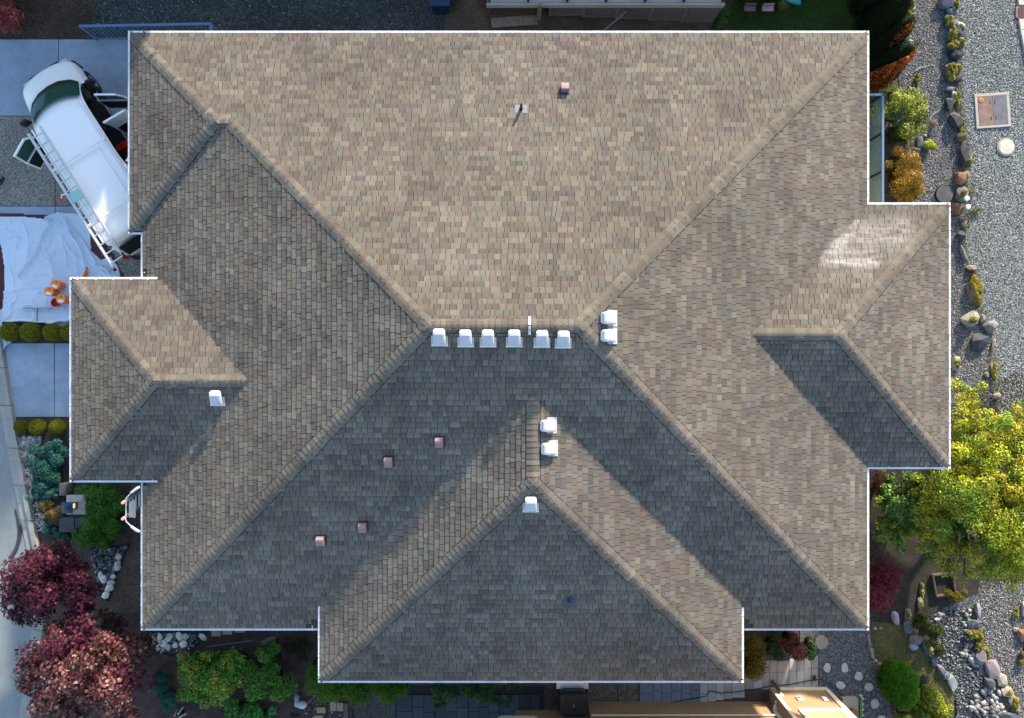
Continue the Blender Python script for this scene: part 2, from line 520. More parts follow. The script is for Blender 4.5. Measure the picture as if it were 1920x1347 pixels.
def stones(name, poly, n, r0, r1, pal, z=0, shape='oct', flat=.6, mat=None, parent=None, kind='stuff', smooth=False, pts=None):
    p = pts if pts is not None else pts_in(poly, n)
    n = len(p)
    TV, TF = (OCT_V, OCT_F) if shape == 'oct' else (ICO_V, ICO_F)
    r = RNG.uniform(r0, r1, n)
    sc = np.stack([r * RNG.uniform(.75, 1.3, n), r * RNG.uniform(.65, 1.0, n), r * flat * RNG.uniform(.7, 1.1, n)], 1)
    jit = RNG.uniform(.75, 1.2, (n, len(TV), 1))
    V = TV[None] * sc[:, None, :] * jit
    tx, ty, a = RNG.uniform(-.6, .6, n), RNG.uniform(-.6, .6, n), RNG.uniform(0, 6.28, n)
    def rot(V, i, j, ang):
        c, s = np.cos(ang)[:, None], np.sin(ang)[:, None]
        A, B = V[:, :, i].copy(), V[:, :, j].copy()
        V[:, :, i] = c * A - s * B; V[:, :, j] = s * A + c * B
    if shape == 'oct':
        rot(V, 1, 2, tx); rot(V, 0, 2, ty)
    rot(V, 0, 1, a)
    V[:, :, 0] += p[:, 0:1]; V[:, :, 1] += p[:, 1:2]; V[:, :, 2] += z + (sc[:, 2:3] * .55)
    k = len(TV)
    Fa = (TF[None] + (np.arange(n) * k)[:, None, None]).reshape(-1, 3)
    C = np.repeat(pick(pal, n), len(TF), 0)
    return npmesh(name, V.reshape(-1, 3), Fa, C, mat or M_stone, parent, smooth, kind)


def clumps(c, rad, k, frac, lo=-.1, squash=.8):
    out = []
    for i in range(k):
        while True:
            d = RNG.normal(size=3); d /= np.linalg.norm(d)
            if d[2] > lo: break
        q = RNG.uniform(.45, .92) if i % 4 else RNG.uniform(.05, .5)
        f = frac * RNG.uniform(.7, 1.3)
        m = (rad[0] * rad[1] * rad[2]) ** (1 / 3)
        out.append((c[0] + d[0] * rad[0] * q, c[1] + d[1] * rad[1] * q, c[2] + d[2] * rad[2] * q, m * f, m * f, m * f * squash))
    return out


def leaves(name, blobs, n, size, pal, parent=None, mat=None, up=.6, star=False, aspect=.5, lo=-.35, shell=(.55, 1.12), clump_var=.25, kind=None, pals=None, spread=.7):
    B = np.array(blobs)
    w = (B[:, 3] * B[:, 4] + B[:, 3] * B[:, 5]); w = w / w.sum()
    bi = RNG.choice(len(B), n, p=w)
    d = RNG.normal(size=(n * 2, 3)); d /= np.linalg.norm(d, axis=1, keepdims=True)
    d = d[d[:, 2] > lo]
    while len(d) < n: d = np.concatenate([d, d])
    d = d[:n]
    q = RNG.uniform(shell[0], shell[1], (n, 1))
    P = B[bi, :3] + d * B[bi, 3:6] * q
    P[:, 2] = np.maximum(P[:, 2], .02)
    nr = d * .7 + np.array([0, 0, up]) + RNG.normal(size=(n, 3)) * spread * .6
    nr /= np.linalg.norm(nr, axis=1, keepdims=True)
    rv = RNG.normal(size=(n, 3))
    t = np.cross(nr, rv); t /= np.linalg.norm(t, axis=1, keepdims=True)
    b = np.cross(nr, t)
    s = size * RNG.uniform(.6, 1.35, (n, 1))
    cv = RNG.uniform(1 - clump_var, 1 + clump_var, len(B))
    if pals is None:
        C = pick(pal, n, .55, 1.45)
    else:
        ch = RNG.choice(len(pals), len(B))
        C = np.zeros((n, 3))
        for k, pl in enumerate(pals):
            msk = ch[bi] == k
            if msk.any(): C[msk] = pick(pl, int(msk.sum()), .55, 1.45)
    C = C * cv[bi][:, None]
    if not star:
        V = np.stack([P - t * s * .5, P + b * s * aspect * .5 + nr * s * .06, P + t * s * .5, P - b * s * aspect * .5 + nr * s * .06], 1)
        Fa = np.arange(n * 4).reshape(n, 4)
    else:
        Vs = []
        for k in range(5):
            a = (k - 2) * .62
            dv = t * math.cos(a) + b * math.sin(a) - nr * .12
            sv = -t * math.sin(a) + b * math.cos(a)
            L = s * (1.0 - .12 * abs(k - 2)) * .7
            Vs.append(np.stack([P, P + dv * L * .5 + sv * L * .16, P + dv * L, P + dv * L * .5 - sv * L * .16], 1))
        V = np.concatenate(Vs, 1)
        Fa = np.arange(n * 20).reshape(n * 5, 4)
        C = np.repeat(C, 5, 0)
    return npmesh(name, V.reshape(-1, 3), Fa, C, mat or M_leaf, parent, False, kind)


def trunk(parent, base, top, r, limbs=(), name="trunk", mat=None):
    g = Geo()
    base, top = Vector(base), Vector(top)
    mid = (base + top) / 2 + Vector((random.uniform(-.08, .08), random.uniform(-.08, .08), 0))
    g.tube([base, base.lerp(mid, .5), mid, mid.lerp(top, .6), top], [r * 1.25, r, r * .85, r * .65, r * .4], 9)
    for (e, f) in limbs:
        e = Vector(e); s = base.lerp(top, f)
        m = s.lerp(e, .5) + Vector((0, 0, .08))
        g.tube([s, m, e], [r * .45, r * .3, r * .1], 6)
    return g.build(name, mat or M_bark, parent)

# ================================================================ THE HOUSE
T = .353
CP, SP = 1 / math.sqrt(1 + T * T), T / math.sqrt(1 + T * T)
HIPS = {'main': (-10.39, 10.0, -7.60, 9.19, 3.0), 'bump': (-10.75, 0.0, 3.49, 9.19, 3.0), 'left': (-12.25, 0.0, -3.417, 2.266, 3.22),
        'front': (-5.353, 6.397, -8.934, 6.0, 3.29), 'right': (0.0, 12.28, -3.08, 4.38, 3.0)}


def hz(h, x, y):
    x0, x1, y0, y1, ze = HIPS[h]
    return ze + T * min(x - x0, x1 - x, y - y0, y1 - y)


def roofz(x, y):
    return max(hz(h, x, y) for h in HIPS)


house = thing("house", "long hipped house with brown shingle roof, white gutters and square white vents", "house")
# planes: hip, side, umin, umax, dmax, planned extent
PLANES = [('main', 'N'), ('main', 'S'), ('main', 'E'), ('main', 'W'), ('bump', 'W'), ('bump', 'S'), ('left', 'N'), ('left', 'W'), ('left', 'S'),
          ('front', 'W'), ('front', 'S'), ('front', 'E'), ('right', 'N'), ('right', 'E'), ('right', 'S')]


def plane(h, s):
    x0, x1, y0, y1, ze = HIPS[h]
    if s in 'NS':
        um, uM, half = x0, x1, min(y1 - y0, x1 - x0) / 2
        f = (lambda u, d: (u, y1 - d)) if s == 'N' else (lambda u, d: (u, y0 + d))
        nrm = Vector((0, SP if s == 'N' else -SP, CP))
    else:
        um, uM, half = y0, y1, min(y1 - y0, x1 - x0) / 2
        f = (lambda u, d: (x1 - d, u)) if s == 'E' else (lambda u, d: (x0 + d, u))
        nrm = Vector((SP if s == 'E' else -SP, 0, CP))
    return f, um, uM, half, ze, nrm


def clip(poly, a, b, c):          # keep a*u + b*d + c >= 0
    out = []
    n = len(poly)
    for i in range(n):
        p, q = poly[i], poly[(i + 1) % n]
        vp, vq = a * p[0] + b * p[1] + c, a * q[0] + b * q[1] + c
        if vp >= 0: out.append(p)
        if (vp >= 0) != (vq >= 0):
            t = vp / (vp - vq); out.append((p[0] + (q[0] - p[0]) * t, p[1] + (q[1] - p[1]) * t))
    return out


SH_PAL = [((0.163, 0.1455, 0.1186), 3), ((0.1412, 0.1237, 0.0995), 4), ((0.1353, 0.1119, 0.0945), 4), ((0.1207, 0.1039, 0.0888), 3), ((0.1105, 0.0946, 0.0835), 1.6), ((0.1367, 0.1303, 0.1113), 3), ((0.1542, 0.1418, 0.1127), 2), ((0.112, 0.1033, 0.0938), 2)]
SH_W = [w for _, w in SH_PAL]


def sh_col(prev=None):
    if prev is not None and random.random() < .15: c = prev
    else: c = random.choices(SH_PAL, SH_W)[0][0]
    k = random.uniform(.9, 1.1)
    return (c[0] * k, c[1] * k, c[2] * k)


EXPO = .150
DE = EXPO * CP
roof_g = Geo()
for h, s in PLANES:
    f, um, uM, half, ze, nrm = plane(h, s)
    ulo, uhi = um, uM
    pl = [(um, 0), (uM, 0), (uM - half, half), (um + half, half)]
    if h == 'left' and s in 'NS': pl = [(um, 0), (um + 5.6, 0), (um + 5.6, half), (um + half, half)]
    if h == 'bump' and s == 'S': pl = [(um, 0), (um + 3.4, 0), (um + 3.4, half), (um + half, half)]
    if h == 'right' and s in 'NS': pl = [(uM - 6.3, 0), (uM, 0), (uM - half, half), (uM - 6.3, half)]
    if h == 'front' and s in 'EW': pl = [(um, 0), (um + 8.3, 0), (um + 8.3, half), (um + half, half)]
    pts = []
    for u, d in pl:
        x, y = f(u, max(d, .08)); pts.append(Vector((x, y, ze + T * max(d, .08) - .012)))
    n0 = (pts[1] - pts[0]).cross(pts[2] - pts[0])
    if n0.z < 0: pts = pts[::-1]
    roof_g.poly(pts)
roof = roof_g.build("roof", M_under, house)

shingles = []       # (area, Geo)
for h, s in PLANES:
    f, um, uM, half, ze, nrm = plane(h, s)
    i = 0
    while True:
        d0 = .095 + i * DE
        i += 1
        if d0 > half - .01: break
        d1 = d0 + DE
        lo = um
        if h == 'main' and s == 'N' and d0 < 2.85: lo = -10.75
        ua, ub = lo + d0 * .9, uM - d0 * .9
        if h == 'left' and s in 'NS': ub = um + 5.6
        if h == 'bump' and s == 'S': ub = um + 3.4
        if h == 'right' and s in 'NS': ua = uM - 6.3
        if h == 'front' and s in 'EW': ub = um + 8.3
        u = ua - random.uniform(0, .25)
        prev = None
        wob = random.uniform(-.006, .006)
        while u < ub:
            w = random.choice((.11, .14, .15, .17, .17, .19, .21, .26))
            u0, u1 = u, u + w
            u = u1
            x, y = f((u0 + u1) / 2, (d0 + d1) / 2)
            me_z = ze + T * (d0 + d1) / 2
            worst = 1e9
            for uu in (u0, u1):
                for dd in (d0, d1):
                    x_, y_ = f(uu, dd)
                    o = max((hz(k, x_, y_) for k in HIPS if k != h and not (h == 'main' and s == 'N' and k == 'bump')), default=-9)
                    worst = min(worst, o - (ze + T * dd))
            if worst > .05: continue
            prev = col = sh_col(prev)
            t = random.choice((.019, .023, .023, .030))
            g = .0055
            rect = [(u0 + g, d0 + wob + random.uniform(-.003, .003)), (u1 - g, d0 + wob + random.uniform(-.003, .003)), (u1 - g, d1 + .02), (u0 + g, d1 + .02)]
            full = True
            for a, b, c in ((1, -1, -lo), (-1, -1, uM), (0, -1, half)):
                r2 = clip(rect, a, b, c)
                if len(r2) != 4 or any(abs(p[0] - q[0]) + abs(p[1] - q[1]) > 1e-6 for p, q in zip(r2, rect)): full = False
                rect = r2
                if len(rect) < 3: break
            if len(rect) < 3: continue
            ge = Geo()
            db = d1 - .013

            def P3(p, hh):
                x, y = f(p[0], p[1])
                return Vector((x, y, ze + T * p[1])) + nrm * hh

            hgt = lambda p: .002 + t * max(0.0, 1 - (p[1] - d0) / (DE + .03))
            flip = s in 'NW' if s in 'NS' else s == 'W'
            flip = {'N': True, 'S': False, 'E': False, 'W': True}[s]
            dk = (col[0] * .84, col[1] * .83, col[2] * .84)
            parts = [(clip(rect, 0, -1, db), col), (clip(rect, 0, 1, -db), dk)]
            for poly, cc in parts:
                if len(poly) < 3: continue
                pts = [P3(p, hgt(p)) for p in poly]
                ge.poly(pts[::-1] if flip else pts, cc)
            n = len(rect)
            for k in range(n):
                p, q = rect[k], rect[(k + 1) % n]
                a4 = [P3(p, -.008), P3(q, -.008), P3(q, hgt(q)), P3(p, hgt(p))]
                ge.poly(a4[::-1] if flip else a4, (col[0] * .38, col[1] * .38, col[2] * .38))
            D = CAMZ - me_z
            r_out = {'N': y, 'S': -y, 'E': x, 'W': -x}[s]
            fac = (CP - r_out / D * SP)
            shingles.append((w * fac / D / D if full else 0, ge))
order = sorted(range(len(shingles)), key=lambda k: -shingles[k][0])
rest = Geo()
for rank, k in enumerate(order):
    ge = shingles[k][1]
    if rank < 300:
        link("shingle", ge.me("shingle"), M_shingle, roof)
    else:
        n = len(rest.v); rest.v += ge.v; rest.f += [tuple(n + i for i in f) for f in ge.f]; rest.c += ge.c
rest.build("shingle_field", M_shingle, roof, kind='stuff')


# ---- hip and ridge caps
def edge_caps(p0, p1, n1, n2, expo=.145, wd=.17, start=.27, phase=0.0):
    """p0 low end, p1 high end; n1/n2 plane normals either side"""
    p0, p1 = Vector(p0), Vector(p1)
    d = (p1 - p0); L = d.length; d.normalize()
    w1 = n1.cross(d); w1.normalize()
    if w1.z > 0: w1 = -w1
    w2 = n2.cross(d); w2.normalize()
    if w2.z > 0: w2 = -w2
    n1, n2 = Vector(n1), Vector(n2)
    up = (n1 + n2).normalized()
    out = []
    a = start
    while a < L - .02:
        b = min(a + expo + .03, L + .03)
        col = tuple(.72 * q + .28 * m_ for q, m_ in zip(sh_col(None), (.148, .130, .116)))
        k_ = random.uniform(.90, 1.16); col = (col[0] * k_, col[1] * k_, col[2] * k_ * .97)
        wj = wd + random.uniform(-.004, .004)
        rows = []
        for (s_, lift) in ((a + .010, .031), (b, .019)):
            c = p0 + d * s_
            r_ = []
            for (w, nn, q) in ((w1, n1, 1), (w1, n1, .62), (w1, n1, .22), (None, None, 0), (w2, n2, .22), (w2, n2, .62), (w2, n2, 1)):
                if w is None: r_.append(c + up * (lift - .012))
                else: r_.append(c + w * (wj * q) + nn * (lift if q > .3 else lift - .002))
            rows.append((r_, [r_[0] - n1 * (lift + .006), r_[-1] - n2 * (lift + .006)], c))
        g = Geo()
        (A, As, ca), (B, Bs, cb) = rows
        vs = A + B + As + Bs
        m = 7
        fs = [(i, i + 1, m + i + 1, m + i) for i in range(m - 1)]
        fs += [(14, 0, m, 16), (6, 15, 17, 13), (14, 15, 6, 5, 4, 3, 2, 1, 0)]
        t = (vs[1] - vs[0]).cross(vs[m] - vs[0])
        if t.z < 0: fs = [f_[::-1] for f_ in fs]
        g.mesh(vs, fs, col)
        for k in range(6, 9): g.c[k] = (col[0] * .35, col[1] * .35, col[2] * .35)
        # shadow line beside the cap's long edges, put in as dark-coloured strips
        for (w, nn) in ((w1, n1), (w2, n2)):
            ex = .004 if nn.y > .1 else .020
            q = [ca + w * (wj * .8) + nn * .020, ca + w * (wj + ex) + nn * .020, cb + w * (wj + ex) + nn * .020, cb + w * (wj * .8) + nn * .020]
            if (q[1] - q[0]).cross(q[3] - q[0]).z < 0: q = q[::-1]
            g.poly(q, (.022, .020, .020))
        out.append((-(CAMZ - (p0 + d * a).z), g))
        a += expo
    return out


NN = {'N': Vector((0, SP, CP)), 'S': Vector((0, -SP, CP)), 'E': Vector((SP, 0, CP)), 'W': Vector((-SP, 0, CP))}


def rz_(h, x, y): return Vector((x, y, hz(h, x, y)))


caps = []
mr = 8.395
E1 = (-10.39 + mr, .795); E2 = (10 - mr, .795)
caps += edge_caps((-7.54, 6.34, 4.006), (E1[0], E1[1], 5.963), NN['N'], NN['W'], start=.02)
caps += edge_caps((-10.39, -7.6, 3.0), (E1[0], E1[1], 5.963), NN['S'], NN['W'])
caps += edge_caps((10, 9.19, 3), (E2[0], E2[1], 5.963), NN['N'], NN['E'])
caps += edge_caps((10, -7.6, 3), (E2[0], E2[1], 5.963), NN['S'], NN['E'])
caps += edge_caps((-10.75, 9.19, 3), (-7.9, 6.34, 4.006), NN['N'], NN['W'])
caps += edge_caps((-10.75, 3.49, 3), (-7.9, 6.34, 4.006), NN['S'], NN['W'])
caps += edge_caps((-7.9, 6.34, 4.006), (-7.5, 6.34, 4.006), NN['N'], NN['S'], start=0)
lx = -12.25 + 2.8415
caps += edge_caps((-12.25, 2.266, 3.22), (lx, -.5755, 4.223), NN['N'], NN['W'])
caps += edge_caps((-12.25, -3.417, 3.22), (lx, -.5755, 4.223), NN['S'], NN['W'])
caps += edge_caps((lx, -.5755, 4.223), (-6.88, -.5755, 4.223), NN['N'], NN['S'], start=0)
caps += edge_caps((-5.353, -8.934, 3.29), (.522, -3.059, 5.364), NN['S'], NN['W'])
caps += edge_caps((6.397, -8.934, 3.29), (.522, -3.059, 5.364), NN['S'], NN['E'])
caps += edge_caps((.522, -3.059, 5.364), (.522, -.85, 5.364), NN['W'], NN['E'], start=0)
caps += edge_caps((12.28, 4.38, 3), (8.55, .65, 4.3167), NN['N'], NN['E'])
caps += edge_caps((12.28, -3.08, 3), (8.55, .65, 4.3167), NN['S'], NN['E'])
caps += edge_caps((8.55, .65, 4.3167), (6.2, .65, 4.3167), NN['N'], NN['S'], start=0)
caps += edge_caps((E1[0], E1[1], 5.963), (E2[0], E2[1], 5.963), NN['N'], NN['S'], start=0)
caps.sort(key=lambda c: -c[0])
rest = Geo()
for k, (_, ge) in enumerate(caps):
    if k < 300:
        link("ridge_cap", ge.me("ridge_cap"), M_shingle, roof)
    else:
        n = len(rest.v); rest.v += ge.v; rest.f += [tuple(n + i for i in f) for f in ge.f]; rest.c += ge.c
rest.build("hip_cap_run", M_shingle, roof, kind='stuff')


# ---- gutters, hangers, fascia
def offs(pts, o, closed=False):
    """offset a polyline to its right-hand side by o (paths run clockwise round the house, so right = inside)"""
    n = len(pts); res = []
    for i in range(n):
        segs = []
        if i > 0 or closed: segs.append((pts[i - 1], pts[i]))
        if i < n - 1 or closed: segs.append((pts[i], pts[(i + 1) % n]))
        ns = []
        for a, b in segs:
            dx, dy = b[0] - a[0], b[1] - a[1]; l = math.hypot(dx, dy)
            ns.append((dy / l, -dx / l))
        if len(ns) == 1: res.append((pts[i][0] + ns[0][0] * o, pts[i][1] + ns[0][1] * o))
        else:
            k = 1 + ns[0][0] * ns[1][0] + ns[0][1] * ns[1][1]
            res.append((pts[i][0] + (ns[0][0] + ns[1][0]) / k * o, pts[i][1] + (ns[0][1] + ns[1][1]) / k * o))
    return res


hang_me = None


def gutter(pts, ze):
    global hang_me
    prof = [(.050, .004), (.002, .006), (.0, .0), (.006, -.05), (.03, -.10), (.10, -.105), (.108, .0), (.112, .0), (.112, -.20), (.095, -.20), (.095, -.115), (.028, -.112), (-.002, -.052), (-.008, .002), (-.002, .014), (.050, .012)]
    prof = [(a + .008, b) for a, b in prof]
    rings = [offs(pts, o) for o, _ in prof]
    g = Geo(); m = len(prof); n = len(pts)
    vs = []
    for i in range(n):
        for j in range(m): vs.append((rings[j][i][0], rings[j][i][1], ze - .012 + prof[j][1]))
    fs = []
    for i in range(n - 1):
        for j in range(m):
            k = (j + 1) % m
            fs.append((i * m + j, i * m + k, (i + 1) * m + k, (i + 1) * m + j))
    fs += [tuple(range(m))[::-1], tuple(range((n - 1) * m, n * m))]
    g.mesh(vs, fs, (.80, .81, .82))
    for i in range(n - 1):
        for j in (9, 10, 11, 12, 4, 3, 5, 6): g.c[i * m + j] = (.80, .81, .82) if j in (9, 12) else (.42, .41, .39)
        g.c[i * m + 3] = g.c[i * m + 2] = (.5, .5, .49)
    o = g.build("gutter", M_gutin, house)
    for i in range(n - 1):
        a, b = Vector((*pts[i], 0)), Vector((*pts[i + 1], 0))
        L = (b - a).length; d = (b - a) / L; inn = Vector((d.y, -d.x, 0))
        q = .22
        while q < L - .1:
            if hang_me is None:
                gg = Geo(); gg.box((0, .07, .004), (.030, .13, .008)); gg.box((0, .125, .030), (.03, .045, .006), None, Matrix.Rotation(.35, 3, 'X')); hang_me = gg.me("gutter_hanger"); hang_me.materials.append(M_white)
            ho = bpy.data.objects.new("gutter_hanger", hang_me); COL.objects.link(ho); ho.parent = o
            p = a + d * q
            ho.location = (p.x, p.y, ze + .004); ho.rotation_euler = (0, 0, math.atan2(inn.y, inn.x) - math.pi / 2)
            q += random.uniform(.44, .54)


gutter([(-10.39, 2.20), (-10.39, 3.49), (-10.75, 3.49), (-10.75, 9.19), (10, 9.19), (10, 4.38), (12.28, 4.38), (12.28, -3.08), (10, -3.08), (10, -7.6), (6.405, -7.6)], 3.0)
gutter([(6.397, -6.85), (6.397, -8.934), (-5.353, -8.934), (-5.353, -6.80)], 3.29)
gutter([(-5.36, -7.6), (-10.39, -7.6), (-10.39, -3.36)], 3.0)
gutter([(-9.72, -3.417), (-12.25, -3.417), (-12.25, 2.266), (-9.70, 2.266)], 3.22)

# walls under the eaves, with windows and doors
def wall_block(pts, z1):
    g = Geo(); g.prism(pts, 0, z1); return g.build("wall", M_wall, house)


wall_block([(-9.8, -7.0), (9.4, -7.0), (9.4, 8.6), (-9.8, 8.6)], 2.92)
wall_block([(-10.15, 4.1), (-9.79, 4.1), (-9.79, 8.59), (-10.15, 8.59)], 2.90)
wall_block([(-11.65, -2.8), (-9.79, -2.8), (-9.79, 1.65), (-11.65, 1.65)], 3.1)
wall_block([(-4.75, -8.35), (5.8, -8.35), (5.8, -6.99), (-4.75, -6.99)], 3.15)
wall_block([(9.39, -2.5), (11.7, -2.5), (11.7, 3.8), (9.39, 3.8)], 2.9)


def window(cx, cy, nx, ny, w=1.5, h=1.1, z=1.5, par=None, frame=None, glass=None):
    n = Vector((nx, ny, 0)); t = Vector((-ny, nx, 0))
    M = Matrix((t, n, Vector((0, 0, 1)))).transposed()
    g = Geo()
    for a in (-1, 1):
        g.box(Vector((cx, cy, z)) + t * (a * (w / 2)), (.08, .06, h + .16), None, M)
        g.box(Vector((cx, cy, z + a * (h / 2))), (w - .08, .06, .08), None, M)
    fr = g.build("window", frame or M_white, par or house)
    g = Geo(); g.box((cx, cy, z), (w - .09, .03, h - .09), None, M)
    pane = g.build("pane", glass or M_glass, None)
    pane.parent = fr
    if par is not None: pane.location = (-par.location.x, -par.location.y, -par.location.z)
    return fr


for wx in (-6.5, -1.5, 3.5, 7.0): window(wx, 8.62, 0, 1)
for wx in (-3.0, 0.5, 4.2): window(wx, -8.37, 0, -1)
window(-7.6, -7.02, 0, -1); window(8.0, -7.02, 0, -1)
window(9.42, 6.2, 1, 0); window(11.72, .6, 1, 0, 2.0)
window(-11.67, -.6, -1, 0, 1.8)
g = Geo()
for k in range(4): g.box((-10.17, 6.35, .3 + k * .55), (.05, 3.6, .52))
g.build("garage_door", M_white, house)


# ---- roof fittings
def roof_hit(px, py):
    z = 4.5
    for _ in range(40):
        v = G(px, py, z); z = .5 * z + .5 * roofz(v.x, v.y)
    v = G(px, py, z)
    return Vector((v.x, v.y, roofz(v.x, v.y)))


def slopeM(px, py, side, lift=.02):
    p = roof_hit(px, py)
    n = NN[side]
    dn = Vector((n.x, n.y, 0)).normalized() * CP + Vector((0, 0, -SP))   # downslope
    al = n.cross(dn)
    M = Matrix.Translation(p + n * lift) @ Matrix((dn, al, n)).transposed().to_4x4()
    return M


def vent(px, py, side, hood_m, scale=1.0):
    M = slopeM(px, py, side)
    w, l, h = .30 * scale, .36 * scale, .15 * scale
    # hood: rounded tapered box, open towards the ridge
    g = Geo()
    ST = [(-.5, .44, .55), (-.42, .47, .86), (-.25, .495, 1.0), (.1, .5, .98), (.38, .5, .88), (.5, .49, .66)]
    vs = []
    for (t, wy, hh) in ST:
        x = t * l
        Wd = wy * w * 2 / 2
        for (yy, zz) in ((-1, .16), (-1, .72), (-.86, .93), (-.6, 1), (.6, 1), (.86, .93), (1, .72), (1, .16)):
            vs.append((x, yy * Wd, zz * hh * h + .02))
    m = 8
    fs = []
    for i in range(len(ST) - 1):
        for j in range(m - 1): fs.append((i * m + j, (i + 1) * m + j, (i + 1) * m + j + 1, i * m + j + 1))
    fs += [tuple(range(m)), tuple(range((len(ST) - 1) * m, len(ST) * m))[::-1]]
    g.mesh(vs, fs); g.xform(M)
    o = g.build("roof_vent", hood_m, house, smooth=False, bevel=0)
    g = Geo(); g.box((.125 * scale, 0, .006), (.25 * scale, .40 * scale, .012)); g.box((.24 * scale, 0, .014), (.03 * scale, .40 * scale, .02)); g.xform(M)
    g.build("flange", hood_m, o, world=False)
    g = Geo(); g.box((-.5 * l - .01, 0, .06), (.02, w * .72, .05)); g.xform(M); g.build("louver", hood_m, o, world=False)
    return o


for p in ((824, 630), (873, 632), (915, 632), (964, 632), (1016, 633), (1056, 634)): vent(*p, 'S', M_ventw)
vent(995, 943, 'S', M_ventw); vent(407, 744, 'S', M_ventw)
vent(1138, 597, 'E', M_ventw); vent(1138, 630, 'E', M_ventw); vent(1025, 798, 'E', M_ventw); vent(1027, 841, 'E', M_ventw)


def vent_b(px, py, side, up=False):
    M = slopeM(px, py, side)
    w, l, h = .20, .22, .17
    g = Geo(); vs = []
    ST = [(-.5, .72), (-.38, .95), (-.1, 1.0), (.25, .98), (.5, .92)]
    for (t, hh) in ST:
        for yy in (-.5, .5):
            vs.append((t * l, yy * w, hh * h)); 
    for (t, hh) in ST:
        for yy in (-.5, .5): vs.append((t * l, yy * w, .02))
    n = len(ST); fs = []
    for i in range(n - 1):
        a = 2 * i; b = 2 * n + 2 * i
        fs += [(a, a + 2, a + 3, a + 1), (a, b, b + 2, a + 2), (a + 1, a + 3, b + 3, b + 1)]
    fs += [(0, 1, 2 * n + 1, 2 * n), (2 * n - 2, 4 * n - 2, 4 * n - 1, 2 * n - 1)]
    g.mesh(vs, fs); g.xform(M)
    o = g.build("exhaust_vent", M_ventb, house)
    o['label'] = "small brown exhaust vent hood"
    g = Geo(); g.box((0, 0, .012), (.30, .29, .022)); g.xform(M); g.build("flange", M_ventbf, o, world=False)


M_ventb2 = M_ventb
for p in ((824, 827), (729, 864), (681, 986), (602, 1011)): vent_b(*p, 'S')
vent_b(1059, 170, 'N')
# plumbing pipes
for (px, py, side, fm, hgt, cr) in ((977, 206, 'N', M_lead, .34, .055), (1069, 1124, 'S', mk("blue_flashing", (.03, .07, .12), .5), .20, .085)):
    M = slopeM(px, py, side); p = M.translation
    g = Geo(); g.cyl(p - Vector((0, 0, .05)), p + Vector((0, 0, hgt)), .036, .034, 14); g.cyl(p + Vector((0, 0, hgt)), p + Vector((0, 0, hgt + .004)), .027, .027, 14)
    o = g.build("vent_pipe", M_blackp, house, smooth=False)
    g = Geo(); g.cyl(p, p + Vector((0, 0, .09)), cr, .045, 16); g.build("collar", M_blackp, o, world=False)
    g = Geo(); g.box((.04 if side == 'S' else .0, 0, .004), (.28, .34, .012)); g.xform(M); g.build("flange", fm, o, world=False)
# white anchor strap bent over the main ridge
g = Geo()
pr = roof_hit(993, 608)
yr = .795
xa = pr.x
for sgn in (1, -1):
    n = NN['N' if sgn > 0 else 'S']
    dn = Vector((0, sgn * CP, -SP)); al = Vector((1, 0, 0))
    M = Matrix.Translation(Vector((xa, yr, 5.963)) + n * .05) @ Matrix((dn, al, dn.cross(al))).transposed().to_4x4()
    q = Geo(); q.box((.105, 0, 0), (.21, .055, .006)); q.xform(M); g.mesh(q.v, q.f)
an = g.build("ridge_anchor", M_paper, house)
an['label'] = "white anchor strap with dark bolts bent over the ridge"
g = Geo()
for sgn in (1, -1):
    n = NN['N' if sgn > 0 else 'S']; dn = Vector((0, sgn * CP, -SP))
    for q in (.07, .10, .13):
        p = Vector((xa + random.choice((-.006, .006)), yr, 5.963)) + n * .05 + dn * q
        g.cyl(p, p + n * .009, .009, .009, 8)
g.build("bolt_set", M_blackp, an, world=False)

# ================================================================ NEIGHBOURS
# house to the north: deck with lattice skirt shows along the top edge, the rest stands outside the frame
nh = thing("house", "neighbouring house beyond the top edge, seen only by its grey deck with lattice skirt", "house")


def hip_roof(x0, x1, y0, y1, ze, t, mat, par, oh=.5):
    x0 -= oh; x1 += oh; y0 -= oh; y1 += oh
    h = min(x1 - x0, y1 - y0) / 2
    if x1 - x0 > y1 - y0: a, b = (x0 + h, y0 + h), (x1 - h, y0 + h)
    else: a, b = (x0 + h, y0 + h), (x0 + h, y1 - h)
    z = ze + t * h
    g = Geo()
    c = [(x0, y0, ze), (x1, y0, ze), (x1, y1, ze), (x0, y1, ze)]
    A, B = (*a, z), (*b, z)
    if x1 - x0 > y1 - y0: fs = [(c[0], c[1], B, A), (c[2], c[3], A, B), (c[1], c[2], B), (c[3], c[0], A)]
    else: fs = [(c[0], c[1], A), (c[1], c[2], B, A), (c[2], c[3], B), (c[3], c[0], A, B)]
    for f in fs: g.poly(f)
    g.poly([(p[0], p[1], ze - .12) for p in c][::-1])
    for i in range(4):
        p, q = c[i], c[(i + 1) % 4]; g.poly([(p[0], p[1], ze - .12), (q[0], q[1], ze - .12), q, p])
    return g.build("roof", mat, par)


